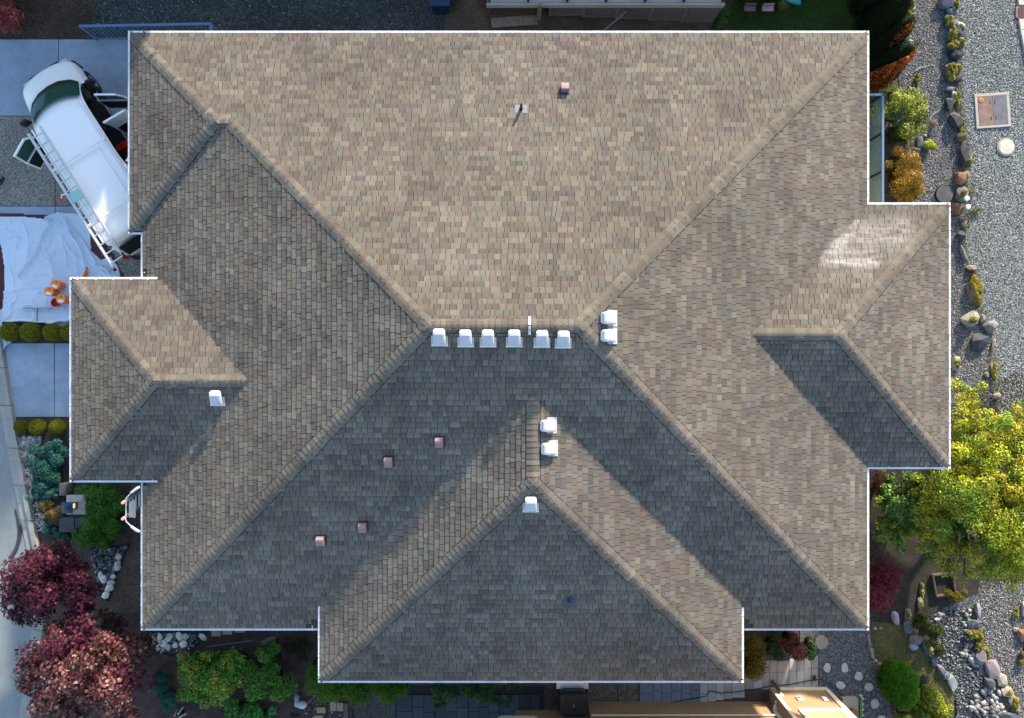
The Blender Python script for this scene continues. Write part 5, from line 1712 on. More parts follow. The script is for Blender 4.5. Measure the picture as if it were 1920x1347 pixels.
pebble_parts(None, 0, .10, .14, [(.62, .62, .60)], pb2, [P2(x, y) for x, y in ((224, 1043), (222, 1056), (222, 1063), (214, 1081), (210, 1092), (208, 1101), (200, 1115), (203, 1106), (196, 1085), (190, 1078))])
stones("pebbles", pp(282, 1188, 388, 1188, 360, 1215, 318, 1225, 290, 1215), 300, .03, .055, DPEB, 0, 'ico', .65, smooth=True)
sheet("pebble_bed", pp(270, 1180, 395, 1180, 365, 1220, 318, 1232, 288, 1220), .006, bpy.data.materials["pebble_base_dark"])
pb3 = bpy.data.objects["pebble_bed.002"]
pebble_parts(None, 0, .10, .15, [(.66, .65, .62)], pb3, [P2(x, y) for x, y in ((286, 1197), (301, 1194), (320, 1192), (317, 1197), (338, 1192), (349, 1193), (382, 1194), (298, 1205), (309, 1206), (316, 1212), (302, 1217), (290, 1204), (330, 1209), (346, 1206))])
stones("gravel", pp(585, 1300, 660, 1330, 660, 1360, 570, 1360, 570, 1320), 420, .012, .04, [(.06, .04, .035, 3), (.2, .2, .2, 1), (.35, .36, .38, 1), (.1, .1, .12, 2)], 0, 'oct', .6)
for (px, py, rx, ry, h, lb) in ((558, 1307, .10, .15, .12, "smooth pale grey stone between the two green shrubs at the bottom"), (568, 1319, .17, .13, .16, "largest white stone in the mulch between the bottom shrubs"), (558, 1318, .09, .12, .1, "small grey stone touching the white stone in the mulch")):
    c = P2(px, py); t_ = thing("stone", lb, "stone", (c[0], c[1], 0))
    g = Geo(); col = (.5, .5, .47) if 'white' in lb else (.25, .26, .26)
    g.mesh([(x * rx, y * ry, h * .6 + z * h * .6) for x, y, z in ICO2_V * RNG.uniform(.9, 1.1, (len(ICO2_V), 1))], [tuple(f) for f in ICO2_F], col); g.build("stone_body", M_stone, t_, world=False, smooth=True)


# ================================================================ BOULDERS
def hull_rock(sx, sy, h, col, n=38):
    b = bmesh.new()
    for i in range(n):
        d = Vector(RNG.normal(size=3)); d.normalize()
        k = random.uniform(.8, 1.05)
        sq = lambda v: math.copysign(abs(v) ** .75, v)
        b.verts.new((sq(d.x) * sx * k, sq(d.y) * sy * k, max(-.3 * h, (d.z * .62 + .38) * h * k)))
    r = bmesh.ops.convex_hull(b, input=b.verts)
    for v in [v for v in b.verts if not v.link_faces]: b.verts.remove(v)
    bmesh.ops.bevel(b, geom=list(b.edges), offset=.016, segments=1, affect='EDGES', clamp_overlap=True)
    bmesh.ops.triangulate(b, faces=b.faces[:])
    V = [v.co.copy() for v in b.verts]; Fc = [[v.index for v in f.verts] for f in b.faces]
    b.verts.index_update(); b.verts.ensure_lookup_table()
    idx = {v: i for i, v in enumerate(b.verts)}
    Fc = [[idx[v] for v in f.verts] for f in b.faces]
    b.free()
    return V, Fc


MOSS = [(0.2496, 0.225, 0.0336, 3), (0.1632, 0.153, 0.0288, 3), (0.3168, 0.252, 0.0576, 1.5), (0.096, 0.0945, 0.024, 1.5)]
DK, GY, PL, TN, BR, BG, LV = (.07, .07, .08), (.17, .175, .175), (.36, .35, .32), (.32, .26, .19), (.21, .12, .075), (.13, .155, .17), (.34, .34, .40)


def rock(parent, px, py, rx, ry, h, col, moss=0.0, rot=0.0):
    k = .01716; h *= .5; col = tuple(q * .8 for q in col)
    V, Fc = hull_rock(rx * k * .95, ry * k * .98, h, col)
    c = P2(px, py); M = Matrix.Rotation(R(rot), 3, 'Z')
    g = Geo(); cc = tuple(q * random.uniform(.9, 1.1) for q in col)
    g.mesh([(M @ v) + Vector((c[0], c[1], 0)) for v in V], Fc, cc)
    o = g.build("rock", M_stone, parent)
    if moss:
        n = int(4200 * moss * rx * ry / 120)
        bl = []
        for _ in range(9):
            a_, q_ = random.uniform(0, 6.28), math.sqrt(random.random()) * (.25 + .6 * moss)
            f_ = random.uniform(.28, .5) * (.6 + .5 * moss)
            bl.append((c[0] + math.cos(a_) * q_ * rx * k, c[1] + math.sin(a_) * q_ * ry * k, h * random.uniform(.5, .75) * (1.1 - .4 * q_), rx * k * f_, ry * k * f_, h * .5))
        leaves("moss", bl, max(n, 300), .034, MOSS, o, M_moss, up=.7, lo=.0, shell=(.75, 1.12), aspect=.8, clump_var=.4)
    return o


rb = thing("rock_border", "long row of mossy boulders edging the gravel from the top edge downwards", "rock border", (G(1790, 350).x, 5, 0))
for a in ((1772, 6, 20, 14, .5, (.20, .18, .19), 0, 20), (1788, 12, 7, 12, .4, PL, .5), (1780, 24, 10, 7, .34, BG), (1777, 42, 10, 14, .36, BG, .6), (1787, 46, 8, 9, .34, GY), (1783, 68, 9, 16, .36, PL, .75), (1799, 55, 9, 13, .3, PL, .2),
          (1784, 90, 10, 10, .42, DK, .9), (1800, 82, 7, 10, .3, GY, .7), (1787, 106, 13, 10, .5, (.035, .04, .06)), (1779, 138, 12, 19, .42, GY, .75), (1793, 132, 7, 13, .34, PL, .3), (1793, 148, 10, 9, .4, DK), (1779, 169, 10, 6, .3, BG), (1786, 184, 6, 14, .34, PL, .1),
          (1795, 190, 5, 16, .2, TN, .8), (1776, 198, 9, 13, .45, DK), (1788, 228, 12, 17, .5, (.075, .07, .08), 0, 25), (1801, 240, 5, 20, .22, TN, .7, 15), (1799, 260, 11, 10, .42, (.10, .12, .115), .2), (1804, 294, 9, 23, .5, (.05, .048, .056)), (1815, 300, 6, 14, .25, GY, .6), (1797, 336, 12, 15, .5, BR), (1809, 332, 8, 11, .26, TN, .2),
          (1799, 366, 14, 15, .52, (.14, .15, .14), .12), (1791, 394, 12, 15, .5, (.22, .11, .07)), (1799, 413, 5, 5, .3, DK), (1799, 443, 9, 10, .4, DK, 0, 30), (1806, 424, 5, 7, .2, GY, .4), (1804, 478, 5, 20, .34, GY, 0, 18), (1819, 503, 10, 6, .35, TN), (1824, 512, 5, 9, .35, DK), (1822, 552, 13, 27, .45, GY, .95, 12), (1834, 562, 5, 14, .2, BR),
          (1815, 600, 19, 14, .62, (.30, .30, .24), .08, 35), (1838, 598, 7, 10, .36, GY), (1853, 612, 15, 12, .6, (.24, .24, .22), 0, 30), (1834, 641, 19, 19, .5, (.075, .085, .115)), (1861, 648, 4, 15, .2, TN, 0, -10), (1862, 695, 7, 18, .24, TN, .7, 10), (1848, 703, 5, 6, .25, GY), (1866, 742, 10, 6, .25, TN, 0, 20)):
    rock(rb, *a)
rb2 = thing("rock_border", "short row of pale mossy rocks at the foot of the cypress hedge", "rock border", (G(1705, 60).x, 10.5, 0))
for a in ((1706, 12, 9, 12, .35, PL, .3), (1698, 30, 7, 12, .4, GY, .9), (1712, 36, 8, 12, .34, (.26, .23, .21)), (1697, 64, 9, 15, .4, PL, .95), (1708, 48, 7, 9, .3, GY), (1706, 84, 6, 9, .3, PL), (1702, 104, 5, 10, .3, PL, .3), (1718, 152, 5, 11, .25, PL, .9), (1714, 91, 4, 4, .15, TN, .9)):
    rock(rb2, *a)
rb3 = thing("rock_border", "two flat dark stones beside the orange yellow shrub", "rock border", (G(1722, 290).x, 6.5, 0))
for a in ((1722, 268, 8, 14, .3, BG), (1721, 300, 7, 15, .3, DK), (1733, 255, 4, 3, .15, (.6, .6, .6))):
    rock(rb3, *a)
rb4 = thing("rock_border", "pale grey stones lining the dry stream from the red maple to the yellow shrub", "rock border", (G(1735, 1215).x, -9, 0))
for a in ((1677, 1158, 8, 15, .35, LV, 0, 20), (1700, 1152, 7, 12, .25, GY, .2), (1701, 1174, 12, 14, .35, BG), (1716, 1196, 15, 12, .4, (.25, .22, .20)), (1711, 1211, 10, 8, .35, LV), (1734, 1212, 8, 17, .34, BG, .1, 20), (1744, 1222, 7, 10, .3, PL, .1), (1749, 1238, 9, 11, .3, BG), (1763, 1255, 8, 13, .3, (.15, .14, .16), 0, 30), (1772, 1266, 8, 9, .3, BG), (1783, 1278, 9, 19, .34, LV, 0, 25), (1724, 1130, 6, 14, .25, PL, .25), (1727, 1108, 4, 18, .2, GY, .7), (1640, 1178, 4, 3, .15, PL), (1650, 1177, 4, 3, .15, PL)):
    rock(rb4, *a)
rb5 = thing("rock_border", "row of flat tan and mossy slabs right of the white cobbles", "rock border", (G(1850, 1250).x, -10, 0))
for a in ((1831, 1142, 6, 15, .35, (.26, .30, .34)), (1823, 1168, 15, 10, .35, (.12, .13, .15)), (1839, 1182, 8, 7, .25, DK), (1819, 1186, 9, 9, .4, DK, .98), (1832, 1188, 8, 10, .36, DK, .98), (1833, 1210, 7, 10, .34, DK, .95), (1848, 1222, 5, 14, .24, TN, .5, 20), (1836, 1230, 14, 17, .36, (.20, .19, .185), 0, 20), (1860, 1254, 16, 22, .34, (.29, .27, .23), 0, 25), (1852, 1279, 11, 14, .4, (.07, .08, .09), 0, 20), (1876, 1274, 12, 14, .3, (.36, .33, .28)), (1886, 1296, 14, 12, .3, (.34, .31, .24), .1), (1900, 1318, 10, 17, .3, TN, .5, 25), (1886, 1342, 17, 10, .4, (.10, .11, .13)), (1903, 1150, 5, 13, .2, TN, .8, -20), (1918, 1143, 7, 18, .25, PL), (1913, 1190, 9, 14, .3, BR, 0, 20), (1904, 1180, 8, 5, .15, TN), (1914, 1234, 9, 13, .3, DK, .95), (1925, 1210, 8, 14, .3, (.2, .13, .1))):
    rock(rb5, *a)
rb6 = thing("rock_border", "line of small tan stones at the edge of the stepping stone path", "rock border", (G(1650, 1250).x, -10, 0))
for a in ((1628, 1200, 3, 14, .2, TN, 0, 8), (1634, 1225, 3, 13, .2, PL, 0, 12), (1640, 1238, 5, 4, .2, PL), (1648, 1244, 5, 4, .2, TN), (1646, 1252, 5, 4, .2, GY), (1652, 1268, 3, 13, .2, TN, 0, 15), (1660, 1292, 3, 13, .2, BR, 0, 12)):
    rock(rb6, *a)
rb7 = thing("rock_border", "row of small white stones at the planter by the stepping stones", "rock border", (G(1612, 1320).x, -11, 0))
for k in range(9):
    rock(rb7, 1613 + (k % 2) * 3, 1304 + k * 5.2, 3.6, 3.0, .14, (.58, .58, .56))
rk_ = thing("rock", "grey streaked rock in the dark soil below the lower left eave", "rock", (G(505, 1200).x, G(505, 1200).y, 0))
rock(rk_, 505, 1200, 17, 7, .3, (.16, .17, .17), 0, 25)
rk2 = thing("rock", "pale boulder showing between the right eave and the yellow tree", "rock", (G(1788, 682).x, G(1788, 682).y, 0))
rock(rk2, 1788, 682, 9, 16, .5, PL, .15)

# ================================================================ PLANTS
def plant(name, label, cat, px, py, group=None, z=0):
    c = G(px, py); return thing(name, label, cat, (c.x, c.y, 0), 0, group)


KP = .01716
# clipped boxwood balls
BOX = [(0.155, 0.165, 0.012, 3), (0.12, 0.14, 0.01, 3), (0.2, 0.18, 0.016, 1.2), (0.085, 0.105, 0.01, 1.5)]
bl = [("leftmost boxwood ball of the upper row, at the tarp's corner", 18, 623, 18), ("second boxwood ball of the upper row, below the squeegee", 57, 623, 18.5), ("third boxwood ball of the upper row, next to the eave", 97, 623, 17), ("boxwood ball of the upper row half hidden under the eave", 130, 623, 17),
      ("yellowish boxwood ball of the lower row, nearest the curb", 37, 801, 13.5), ("middle boxwood ball of the lower row below the driveway", 68, 801, 15.5), ("boxwood ball of the lower row nearest the eave", 106, 802, 15.5)]
for lb, px, py, r in bl:
    c = G(px, py, .3)
    o = thing("boxwood", lb, "shrub", (c.x, c.y, 0), 0, "clipped boxwood balls in the planting strips")
    rr_ = r * .0165
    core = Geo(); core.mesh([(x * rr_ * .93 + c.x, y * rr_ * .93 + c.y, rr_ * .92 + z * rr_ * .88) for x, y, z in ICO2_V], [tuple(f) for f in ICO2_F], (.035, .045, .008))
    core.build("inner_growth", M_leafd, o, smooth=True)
    leaves("foliage", [(c.x, c.y, rr_ * .92, rr_, rr_, rr_ * .95)], 3600, .034, BOX, o, M_leafd, up=.2, shell=(.93, 1.03), spread=.5, lo=-.75)
    trunk(o, (c.x, c.y, 0), (c.x, c.y, rr_ * .7), .03)


def shrub(name, label, blobs_px, n, size, pal, cat="shrub", k=10, frac=.42, group=None, mat=None, star=False, up=.6, aspect=.5, pals=None, stems=True, lo=-.2, clump_var=.25, spread=.7, core=None):
    """blobs_px: (px, py, rx_px, ry_px, height, base)"""
    px, py = blobs_px[0][:2]
    o = plant(name, label, cat, px, py, group)
    bs = []
    for (x, y, rx, ry, h, b0) in blobs_px:
        zc = b0 + h * .5
        c = G(x, y, zc); q = (CAMZ - zc) / FPX
        kk = max(4, int(k * rx * ry / 1000))
        bs += clumps((c.x, c.y, zc), (rx * q, ry * q, h * .5), kk, frac)
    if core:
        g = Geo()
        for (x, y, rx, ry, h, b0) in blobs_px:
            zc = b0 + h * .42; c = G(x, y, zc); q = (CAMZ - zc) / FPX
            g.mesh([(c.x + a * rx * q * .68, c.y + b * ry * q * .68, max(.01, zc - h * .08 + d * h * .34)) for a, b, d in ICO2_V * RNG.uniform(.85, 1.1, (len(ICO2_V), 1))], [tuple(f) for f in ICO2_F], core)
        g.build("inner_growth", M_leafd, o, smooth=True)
    leaves("foliage", bs, n, size, pal, o, mat, up=up, star=star, aspect=aspect, pals=pals, lo=lo, clump_var=clump_var, spread=spread)
    if stems:
        x, y, rx, ry, h, b0 = blobs_px[0]
        c = G(x, y); g = Geo()
        for j in range(5):
            a = j * 1.256 + .3; e = Vector((c.x + math.cos(a) * rx * KP * .5, c.y + math.sin(a) * ry * KP * .5, b0 + h * .7))
            b_ = Vector((c.x + math.cos(a) * .05, c.y + math.sin(a) * .05, 0))
            g.tube([b_, b_.lerp(e, .5) + Vector((0, 0, .06)), e], [.028, .018, .006], 6)
        g.build("stem", M_bark, o)
    return o


JUN = [(0.025, 0.13, 0.105, 3), (0.02, 0.095, 0.08, 3), (0.04, 0.17, 0.13, 1.5), (0.012, 0.05, 0.045, 2)]
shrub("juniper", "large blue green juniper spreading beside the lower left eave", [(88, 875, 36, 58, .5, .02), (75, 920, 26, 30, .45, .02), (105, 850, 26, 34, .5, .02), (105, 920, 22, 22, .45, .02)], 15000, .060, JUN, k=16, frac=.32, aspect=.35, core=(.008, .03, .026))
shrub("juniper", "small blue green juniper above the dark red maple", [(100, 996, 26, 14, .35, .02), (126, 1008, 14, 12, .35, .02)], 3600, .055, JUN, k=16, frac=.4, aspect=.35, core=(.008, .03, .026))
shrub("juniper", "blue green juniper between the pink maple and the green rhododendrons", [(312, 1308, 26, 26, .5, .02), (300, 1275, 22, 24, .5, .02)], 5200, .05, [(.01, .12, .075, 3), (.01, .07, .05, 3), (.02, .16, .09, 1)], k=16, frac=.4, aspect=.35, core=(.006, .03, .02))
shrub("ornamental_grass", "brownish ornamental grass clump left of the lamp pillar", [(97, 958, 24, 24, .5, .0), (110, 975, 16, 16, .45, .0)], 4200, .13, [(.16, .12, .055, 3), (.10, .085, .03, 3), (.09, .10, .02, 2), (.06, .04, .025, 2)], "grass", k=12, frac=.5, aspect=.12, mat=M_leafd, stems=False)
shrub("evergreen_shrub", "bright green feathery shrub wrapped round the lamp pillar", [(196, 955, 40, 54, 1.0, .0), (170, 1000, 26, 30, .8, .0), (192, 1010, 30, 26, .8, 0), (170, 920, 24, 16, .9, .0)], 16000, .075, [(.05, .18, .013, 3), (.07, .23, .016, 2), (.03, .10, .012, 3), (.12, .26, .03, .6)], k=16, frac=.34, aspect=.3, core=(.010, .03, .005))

# two japanese maples, lower left
MAPD = [(0.0612, 0.0086, 0.0233, 3), (0.0398, 0.0055, 0.0184, 3), (0.0918, 0.0134, 0.0306, 1.6), (0.1469, 0.0275, 0.0306, 0.7), (0.0214, 0.0037, 0.0086, 2)]
MAPP = [(0.1496, 0.0598, 0.0506, 3), (0.0968, 0.0276, 0.035, 3), (0.2376, 0.1196, 0.0874, 1.6), (0.0484, 0.0147, 0.0221, 2.6), (0.3168, 0.2024, 0.1472, 0.6), (0.2288, 0.0322, 0.0414, 0.4)]


def tree(name, label, blobs, n, size, pal, k, frac, base_px, top_h, tr=.07, pals=None, star=False, mat=None, aspect=.5, up=.6, cat="tree", clump_var=.25, spread=.7):
    o = plant(name, label, cat, *base_px)
    bs = []; limbs = []
    for (x, y, rx, ry, h, b0) in blobs:
        zc = b0 + h * .5; c = G(x, y, zc); q = (CAMZ - zc) / FPX
        cl = clumps((c.x, c.y, zc), (rx * q, ry * q, h * .5), max(4, int(k * rx * ry / 1000)), frac)
        bs += cl; limbs += [(cl[i][:3], random.uniform(.35, .8)) for i in range(0, min(len(cl), 8))]
    leaves("crown", bs, n, size, pal, o, mat, star=star, aspect=aspect, up=up, pals=pals, clump_var=clump_var, spread=spread)
    b = G(*base_px); t = G(base_px[0] + 4, base_px[1] - 3, top_h * .75)
    c0 = blobs[0]; zc = c0[5] + c0[4] * .6; cc = G(c0[0], c0[1], zc)
    trunk(o, (b.x, b.y, 0), (cc.x, cc.y, zc), tr, limbs)
    return o


tree("maple_tree", "dark purple maple tree overhanging the street, upper of the two", [(100, 1085, 88, 72, 2.0, .9), (60, 1120, 54, 54, 1.6, .9), (130, 1050, 56, 42, 1.6, .9), (170, 1140, 40, 30, 1.2, .7)], 12500, .115, MAPD, 7, .30, (110, 1090), 2.4, star=True, clump_var=.35)
tree("maple_tree", "pinkish red sunlit maple tree in the lower left corner", [(165, 1250, 116, 86, 2.3, .9), (105, 1310, 76, 56, 1.9, .9), (215, 1270, 72, 80, 2.0, .9), (120, 1190, 56, 40, 1.8, .9), (245, 1320, 40, 40, 1.6, .8)], 20000, .115, MAPP, 7, .26, (170, 1255), 2.8, star=True, pals=[MAPP, MAPP, MAPP, MAPD], clump_var=.35)
shrub("maple_shrub", "sparse dark bronze maple between the two red maples and the eave", [(215, 1165, 40, 24, .9, .1), (262, 1215, 44, 34, .8, .1), (240, 1250, 40, 30, .8, .1)], 1500, .13, [(.045, .015, .016, 3), (.025, .012, .012, 3), (.10, .04, .03, .8)], "shrub", k=8, frac=.45, star=True)

# bottom shrubs
RHO = [(0.0911, 0.2734, 0.0219, 3), (0.0547, 0.1823, 0.0182, 3), (0.155, 0.3098, 0.0255, 2), (0.0274, 0.0911, 0.0109, 2)]
RHY = [(0.2281, 0.2984, 0.0246, 3), (0.1404, 0.2457, 0.0211, 3), (0.351, 0.3159, 0.0527, 1.2), (0.2808, 0.158, 0.0527, 0.5)]
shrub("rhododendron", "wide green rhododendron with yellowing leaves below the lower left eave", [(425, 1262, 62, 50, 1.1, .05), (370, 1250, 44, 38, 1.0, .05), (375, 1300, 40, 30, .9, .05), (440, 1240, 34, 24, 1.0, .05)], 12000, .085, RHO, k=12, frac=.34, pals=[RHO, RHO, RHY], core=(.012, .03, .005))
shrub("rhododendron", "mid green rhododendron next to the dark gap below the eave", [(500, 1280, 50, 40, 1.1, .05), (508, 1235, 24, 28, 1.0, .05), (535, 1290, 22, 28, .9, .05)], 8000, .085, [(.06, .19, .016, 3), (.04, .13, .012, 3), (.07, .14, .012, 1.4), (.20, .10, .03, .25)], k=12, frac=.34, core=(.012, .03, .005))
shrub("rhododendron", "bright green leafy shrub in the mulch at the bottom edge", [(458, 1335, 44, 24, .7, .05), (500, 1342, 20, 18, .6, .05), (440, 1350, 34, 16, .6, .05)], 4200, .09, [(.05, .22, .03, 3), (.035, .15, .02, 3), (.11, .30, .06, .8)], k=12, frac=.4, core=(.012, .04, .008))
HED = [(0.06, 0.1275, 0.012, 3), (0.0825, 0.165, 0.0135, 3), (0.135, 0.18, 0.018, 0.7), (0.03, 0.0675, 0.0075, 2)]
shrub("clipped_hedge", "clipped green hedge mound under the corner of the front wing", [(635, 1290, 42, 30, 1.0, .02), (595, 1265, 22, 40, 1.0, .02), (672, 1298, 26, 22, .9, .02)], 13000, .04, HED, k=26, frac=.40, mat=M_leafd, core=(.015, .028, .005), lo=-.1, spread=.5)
shrub("clipped_hedge", "smaller clipped green hedge mound right of the larger one by the front wing", [(728, 1291, 36, 20, .9, .02), (752, 1286, 22, 14, .85, .02)], 7000, .04, HED, k=26, frac=.42, mat=M_leafd, core=(.015, .028, .005), lo=-.1, spread=.5)
DKG = [(0.0252, 0.07, 0.0112, 3), (0.0168, 0.049, 0.0084, 3), (0.042, 0.105, 0.014, 1)]
shrub("fern_shrub", "dark green shrub over the slate slabs, left of the two", [(826, 1297, 28, 20, .9, .05), (825, 1322, 12, 12, .5, .05)], 2600, .06, DKG, k=14, frac=.4)
shrub("fern_shrub", "dark green shrub over the slate slabs, nearer the barbecue", [(905, 1292, 46, 18, .9, .05), (935, 1310, 22, 16, .7, .05), (955, 1290, 12, 20, .8, .05)], 4200, .06, DKG, k=14, frac=.4)
shrub("dark_shrub", "low dark plants in the gap between hedge mound and eave", [(560, 1215, 26, 30, .5, .0), (530, 1200, 24, 14, .4, 0), (560, 1340, 14, 10, .3, 0)], 1500, .06, [(.012, .02, .008, 3), (.02, .035, .01, 2)], k=12, frac=.4)
shrub("golden_shrub", "golden brown conifer shrub against the front wing's right eave", [(1412, 1228, 24, 42, 1.1, .0), (1405, 1255, 16, 14, .9, .0)], 6500, .06, [(.15, .115, .02, 3), (.10, .085, .015, 3), (.20, .15, .04, 1), (.05, .045, .01, 2)], k=14, frac=.4, mat=M_leafd, aspect=.3, core=(.03, .025, .008))
shrub("dark_shrub", "dark green shrub under the eave left of the bronze bush", [(1448, 1212, 20, 26, .8, 0)], 2200, .06, [(.02, .055, .01, 3), (.012, .03, .006, 3), (.03, .09, .012, 1)], k=14, frac=.4, core=(.008, .015, .004))
shrub("bronze_shrub", "reddish bronze bush beside the pale paving slabs", [(1486, 1210, 24, 26, .9, 0), (1480, 1195, 14, 10, .95, 0)], 4200, .06, [(.13, .04, .025, 3), (.075, .028, .02, 3), (.22, .08, .05, .8), (.03, .014, .01, 2)], k=14, frac=.4, core=(.02, .01, .008), pals=None)
shrub("green_shrub", "green plant with white flowers between the bronze bush and round slab", [(1518, 1210, 12, 24, .6, 0), (1514, 1222, 10, 8, .5, 0)], 1800, .055, [(.03, .11, .012, 3), (.02, .06, .01, 3), (.5, .5, .48, .3)], k=16, frac=.45, core=(.01, .02, .005))
shrub("weed_clump", "small green weed clump at the corner of the paving slabs", [(1526, 1272, 6, 4, .15, 0)], 260, .04, [(.07, .11, .012, 1), (.04, .07, .01, 1)], k=30, frac=.6, stems=False)
# right side, top to bottom
CED = [(.010, .022, .005, 3), (.006, .013, .004, 3), (.02, .035, .006, 1.2)]
ORG = [(0.51, 0.1275, 0.0204, 3), (0.323, 0.0765, 0.017, 3), (0.68, 0.221, 0.034, 1), (0.136, 0.034, 0.0136, 1.5)]


def column(label, px, py, r, h, n, pal, name="cypress", cat="shrub", core=(.006, .010, .003), size=.07):
    o = plant(name, label, cat, px, py)
    b = G(px, py)
    bl_ = []
    for j in range(9):
        t = j / 8
        rr_ = r * (1.0 - .75 * t ** 1.6)
        bl_.append((b.x, b.y, .15 + h * .92 * t, rr_, rr_, h * .14))
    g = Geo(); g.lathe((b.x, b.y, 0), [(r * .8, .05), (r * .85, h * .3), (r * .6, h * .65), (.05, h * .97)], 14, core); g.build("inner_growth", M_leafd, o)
    leaves("foliage", bl_, n, size, pal, o, M_leafd, up=.9, aspect=.25, shell=(.8, 1.06), lo=-.6, clump_var=.15)
    trunk(o, (b.x, b.y, 0), (b.x, b.y, h * .8), .05)


column("dark green cypress at the top edge, farthest from the orange ones", 1622, 8, .62, 2.7, 6500, CED)
column("dark green cypress beside the roof's top right corner", 1630, 62, .60, 2.5, 6500, CED)
column("dark green cypress above the brown tipped one by the roof corner", 1642, 96, .5, 2.1, 5500, CED)
column("dark green cypress between the two orange cypresses", 1646, 138, .52, 2.0, 5500, CED)
column("small rust brown cypress wedged between dark cypresses", 1640, 104, .30, 1.9, 2600, ORG, core=(.06, .018, .006))
column("orange cypress leaning over the pink flowered shrub", 1652, 146, .30, 1.8, 2600, ORG, core=(.06, .018, .006))
column("bright orange cypress closest to the pink flowered shrub", 1640, 156, .30, 1.75, 2600, ORG, core=(.06, .018, .006))
column("orange cypress against the right eave by the railing", 1626, 160, .26, 1.5, 2000, ORG, core=(.06, .018, .006))
YG = [(0.3328, 0.3668, 0.0362, 3), (0.1958, 0.2668, 0.0261, 3), (0.509, 0.4836, 0.087, 1.2), (0.0979, 0.1417, 0.0174, 2.5)]
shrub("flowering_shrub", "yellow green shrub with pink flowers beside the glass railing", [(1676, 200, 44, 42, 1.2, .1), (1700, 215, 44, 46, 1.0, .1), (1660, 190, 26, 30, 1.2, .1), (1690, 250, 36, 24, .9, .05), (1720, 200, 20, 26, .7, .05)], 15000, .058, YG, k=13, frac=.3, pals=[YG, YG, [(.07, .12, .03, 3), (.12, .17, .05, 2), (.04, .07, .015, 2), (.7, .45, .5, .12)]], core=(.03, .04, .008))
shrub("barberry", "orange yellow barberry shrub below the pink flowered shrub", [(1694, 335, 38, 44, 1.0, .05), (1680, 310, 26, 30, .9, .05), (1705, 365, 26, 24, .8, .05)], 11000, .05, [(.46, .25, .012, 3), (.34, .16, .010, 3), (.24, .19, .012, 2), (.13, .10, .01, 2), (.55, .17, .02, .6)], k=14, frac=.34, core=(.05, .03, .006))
shrub("spurge", "small bright yellow green mound between gravel and pink flowered shrub", [(1743, 268, 14, 13, .4, 0)], 1700, .045, [(.42, .45, .02, 3), (.30, .34, .02, 2), (.18, .22, .015, 1)], k=24, frac=.45, stems=False, core=(.06, .07, .008))
shrub("dry_grass", "tuft of dry grass above the small yellow mound", [(1694, 275, 24, 10, .3, 0), (1715, 282, 12, 8, .2, 0)], 1100, .10, [(.28, .22, .14, 3), (.20, .17, .09, 2), (.12, .14, .03, 1)], "grass", k=22, frac=.5, aspect=.12, stems=False)
shrub("dry_grass", "dry grass tuft by the grey rocks above the hatch", [(1748, 228, 14, 14, .15, 0)], 420, .10, [(.28, .20, .13, 3), (.20, .17, .09, 2)], "grass", k=22, frac=.5, aspect=.1, stems=False)
shrub("dry_grass", "dry grass on the gravel beside the capped pipes", [(1826, 360, 22, 12, .1, 0), (1830, 392, 20, 14, .08, 0)], 600, .06, [(.20, .18, .08, 3), (.14, .15, .06, 2)], "grass", k=22, frac=.5, aspect=.2, stems=False)
WT1 = [(0.3623, 0.406, 0.0175, 3), (0.2416, 0.322, 0.0163, 3), (0.51, 0.462, 0.025, 1.4), (0.1074, 0.168, 0.0125, 2), (0.671, 0.42, 0.025, 0.4)]
WT2 = [(0.1513, 0.2572, 0.0227, 3), (0.242, 0.3327, 0.0273, 2), (0.0757, 0.1362, 0.0152, 3), (0.3932, 0.4235, 0.0454, 0.8)]
WT3 = [(0.3821, 0.3369, 0.0159, 3), (0.2811, 0.2851, 0.0159, 2), (0.5059, 0.3499, 0.0212, 1), (0.1573, 0.1685, 0.0132, 1.5)]
tree("broadleaf_tree", "large yellow green tree at the right edge beside the lower right eave",
     [(1800, 930, 92, 80, 2.8, .8), (1880, 960, 84, 100, 3.0, .8), (1830, 830, 80, 70, 2.6, .8), (1800, 745, 44, 56, 1.8, .6), (1870, 810, 70, 70, 2.4, .8), (1850, 1040, 84, 50, 2.2, .8), (1910, 880, 60, 90, 2.8, .8), (1765, 1000, 60, 50, 2.0, .6), (1890, 1060, 54, 46, 1.8, .8), (1740, 950, 50, 50, 2.0, .5), (1820, 890, 60, 50, 2.6, .8), (1905, 1010, 50, 60, 2.4, .8), (1760, 900, 50, 40, 2.2, .5), (1790, 1072, 44, 32, 1.4, .6), (1765, 1045, 44, 36, 1.4, .5), (1748, 1000, 40, 44, 1.5, .4), (1735, 960, 36, 40, 1.6, .4)],
     86000, .075, WT1, 11, .19, (1810, 940), 3.2, tr=.11, pals=[WT1, WT1, WT1, WT2, WT2, WT3, WT3], aspect=.42, clump_var=.35)
WT4 = [(0.09, 0.216, 0.045, 3), (0.144, 0.288, 0.054, 2), (0.045, 0.099, 0.0216, 3), (0.288, 0.432, 0.108, 0.8)]
shrub("viburnum", "green leafy shrub between the right eave and the yellow tree", [(1685, 935, 50, 56, 1.3, .1), (1670, 985, 44, 40, 1.1, .1), (1720, 915, 44, 40, 1.5, .2), (1662, 940, 30, 60, .9, .05), (1700, 1000, 44, 36, 1.0, .1), (1660, 900, 24, 24, .8, .05)], 12000, .085, WT4, k=9, frac=.26, pals=[WT4, WT4, WT2])
LAC = [(0.208, 0.0286, 0.0455, 3), (0.13, 0.0182, 0.0312, 3), (0.312, 0.0585, 0.078, 1.2), (0.0585, 0.013, 0.0182, 2)]
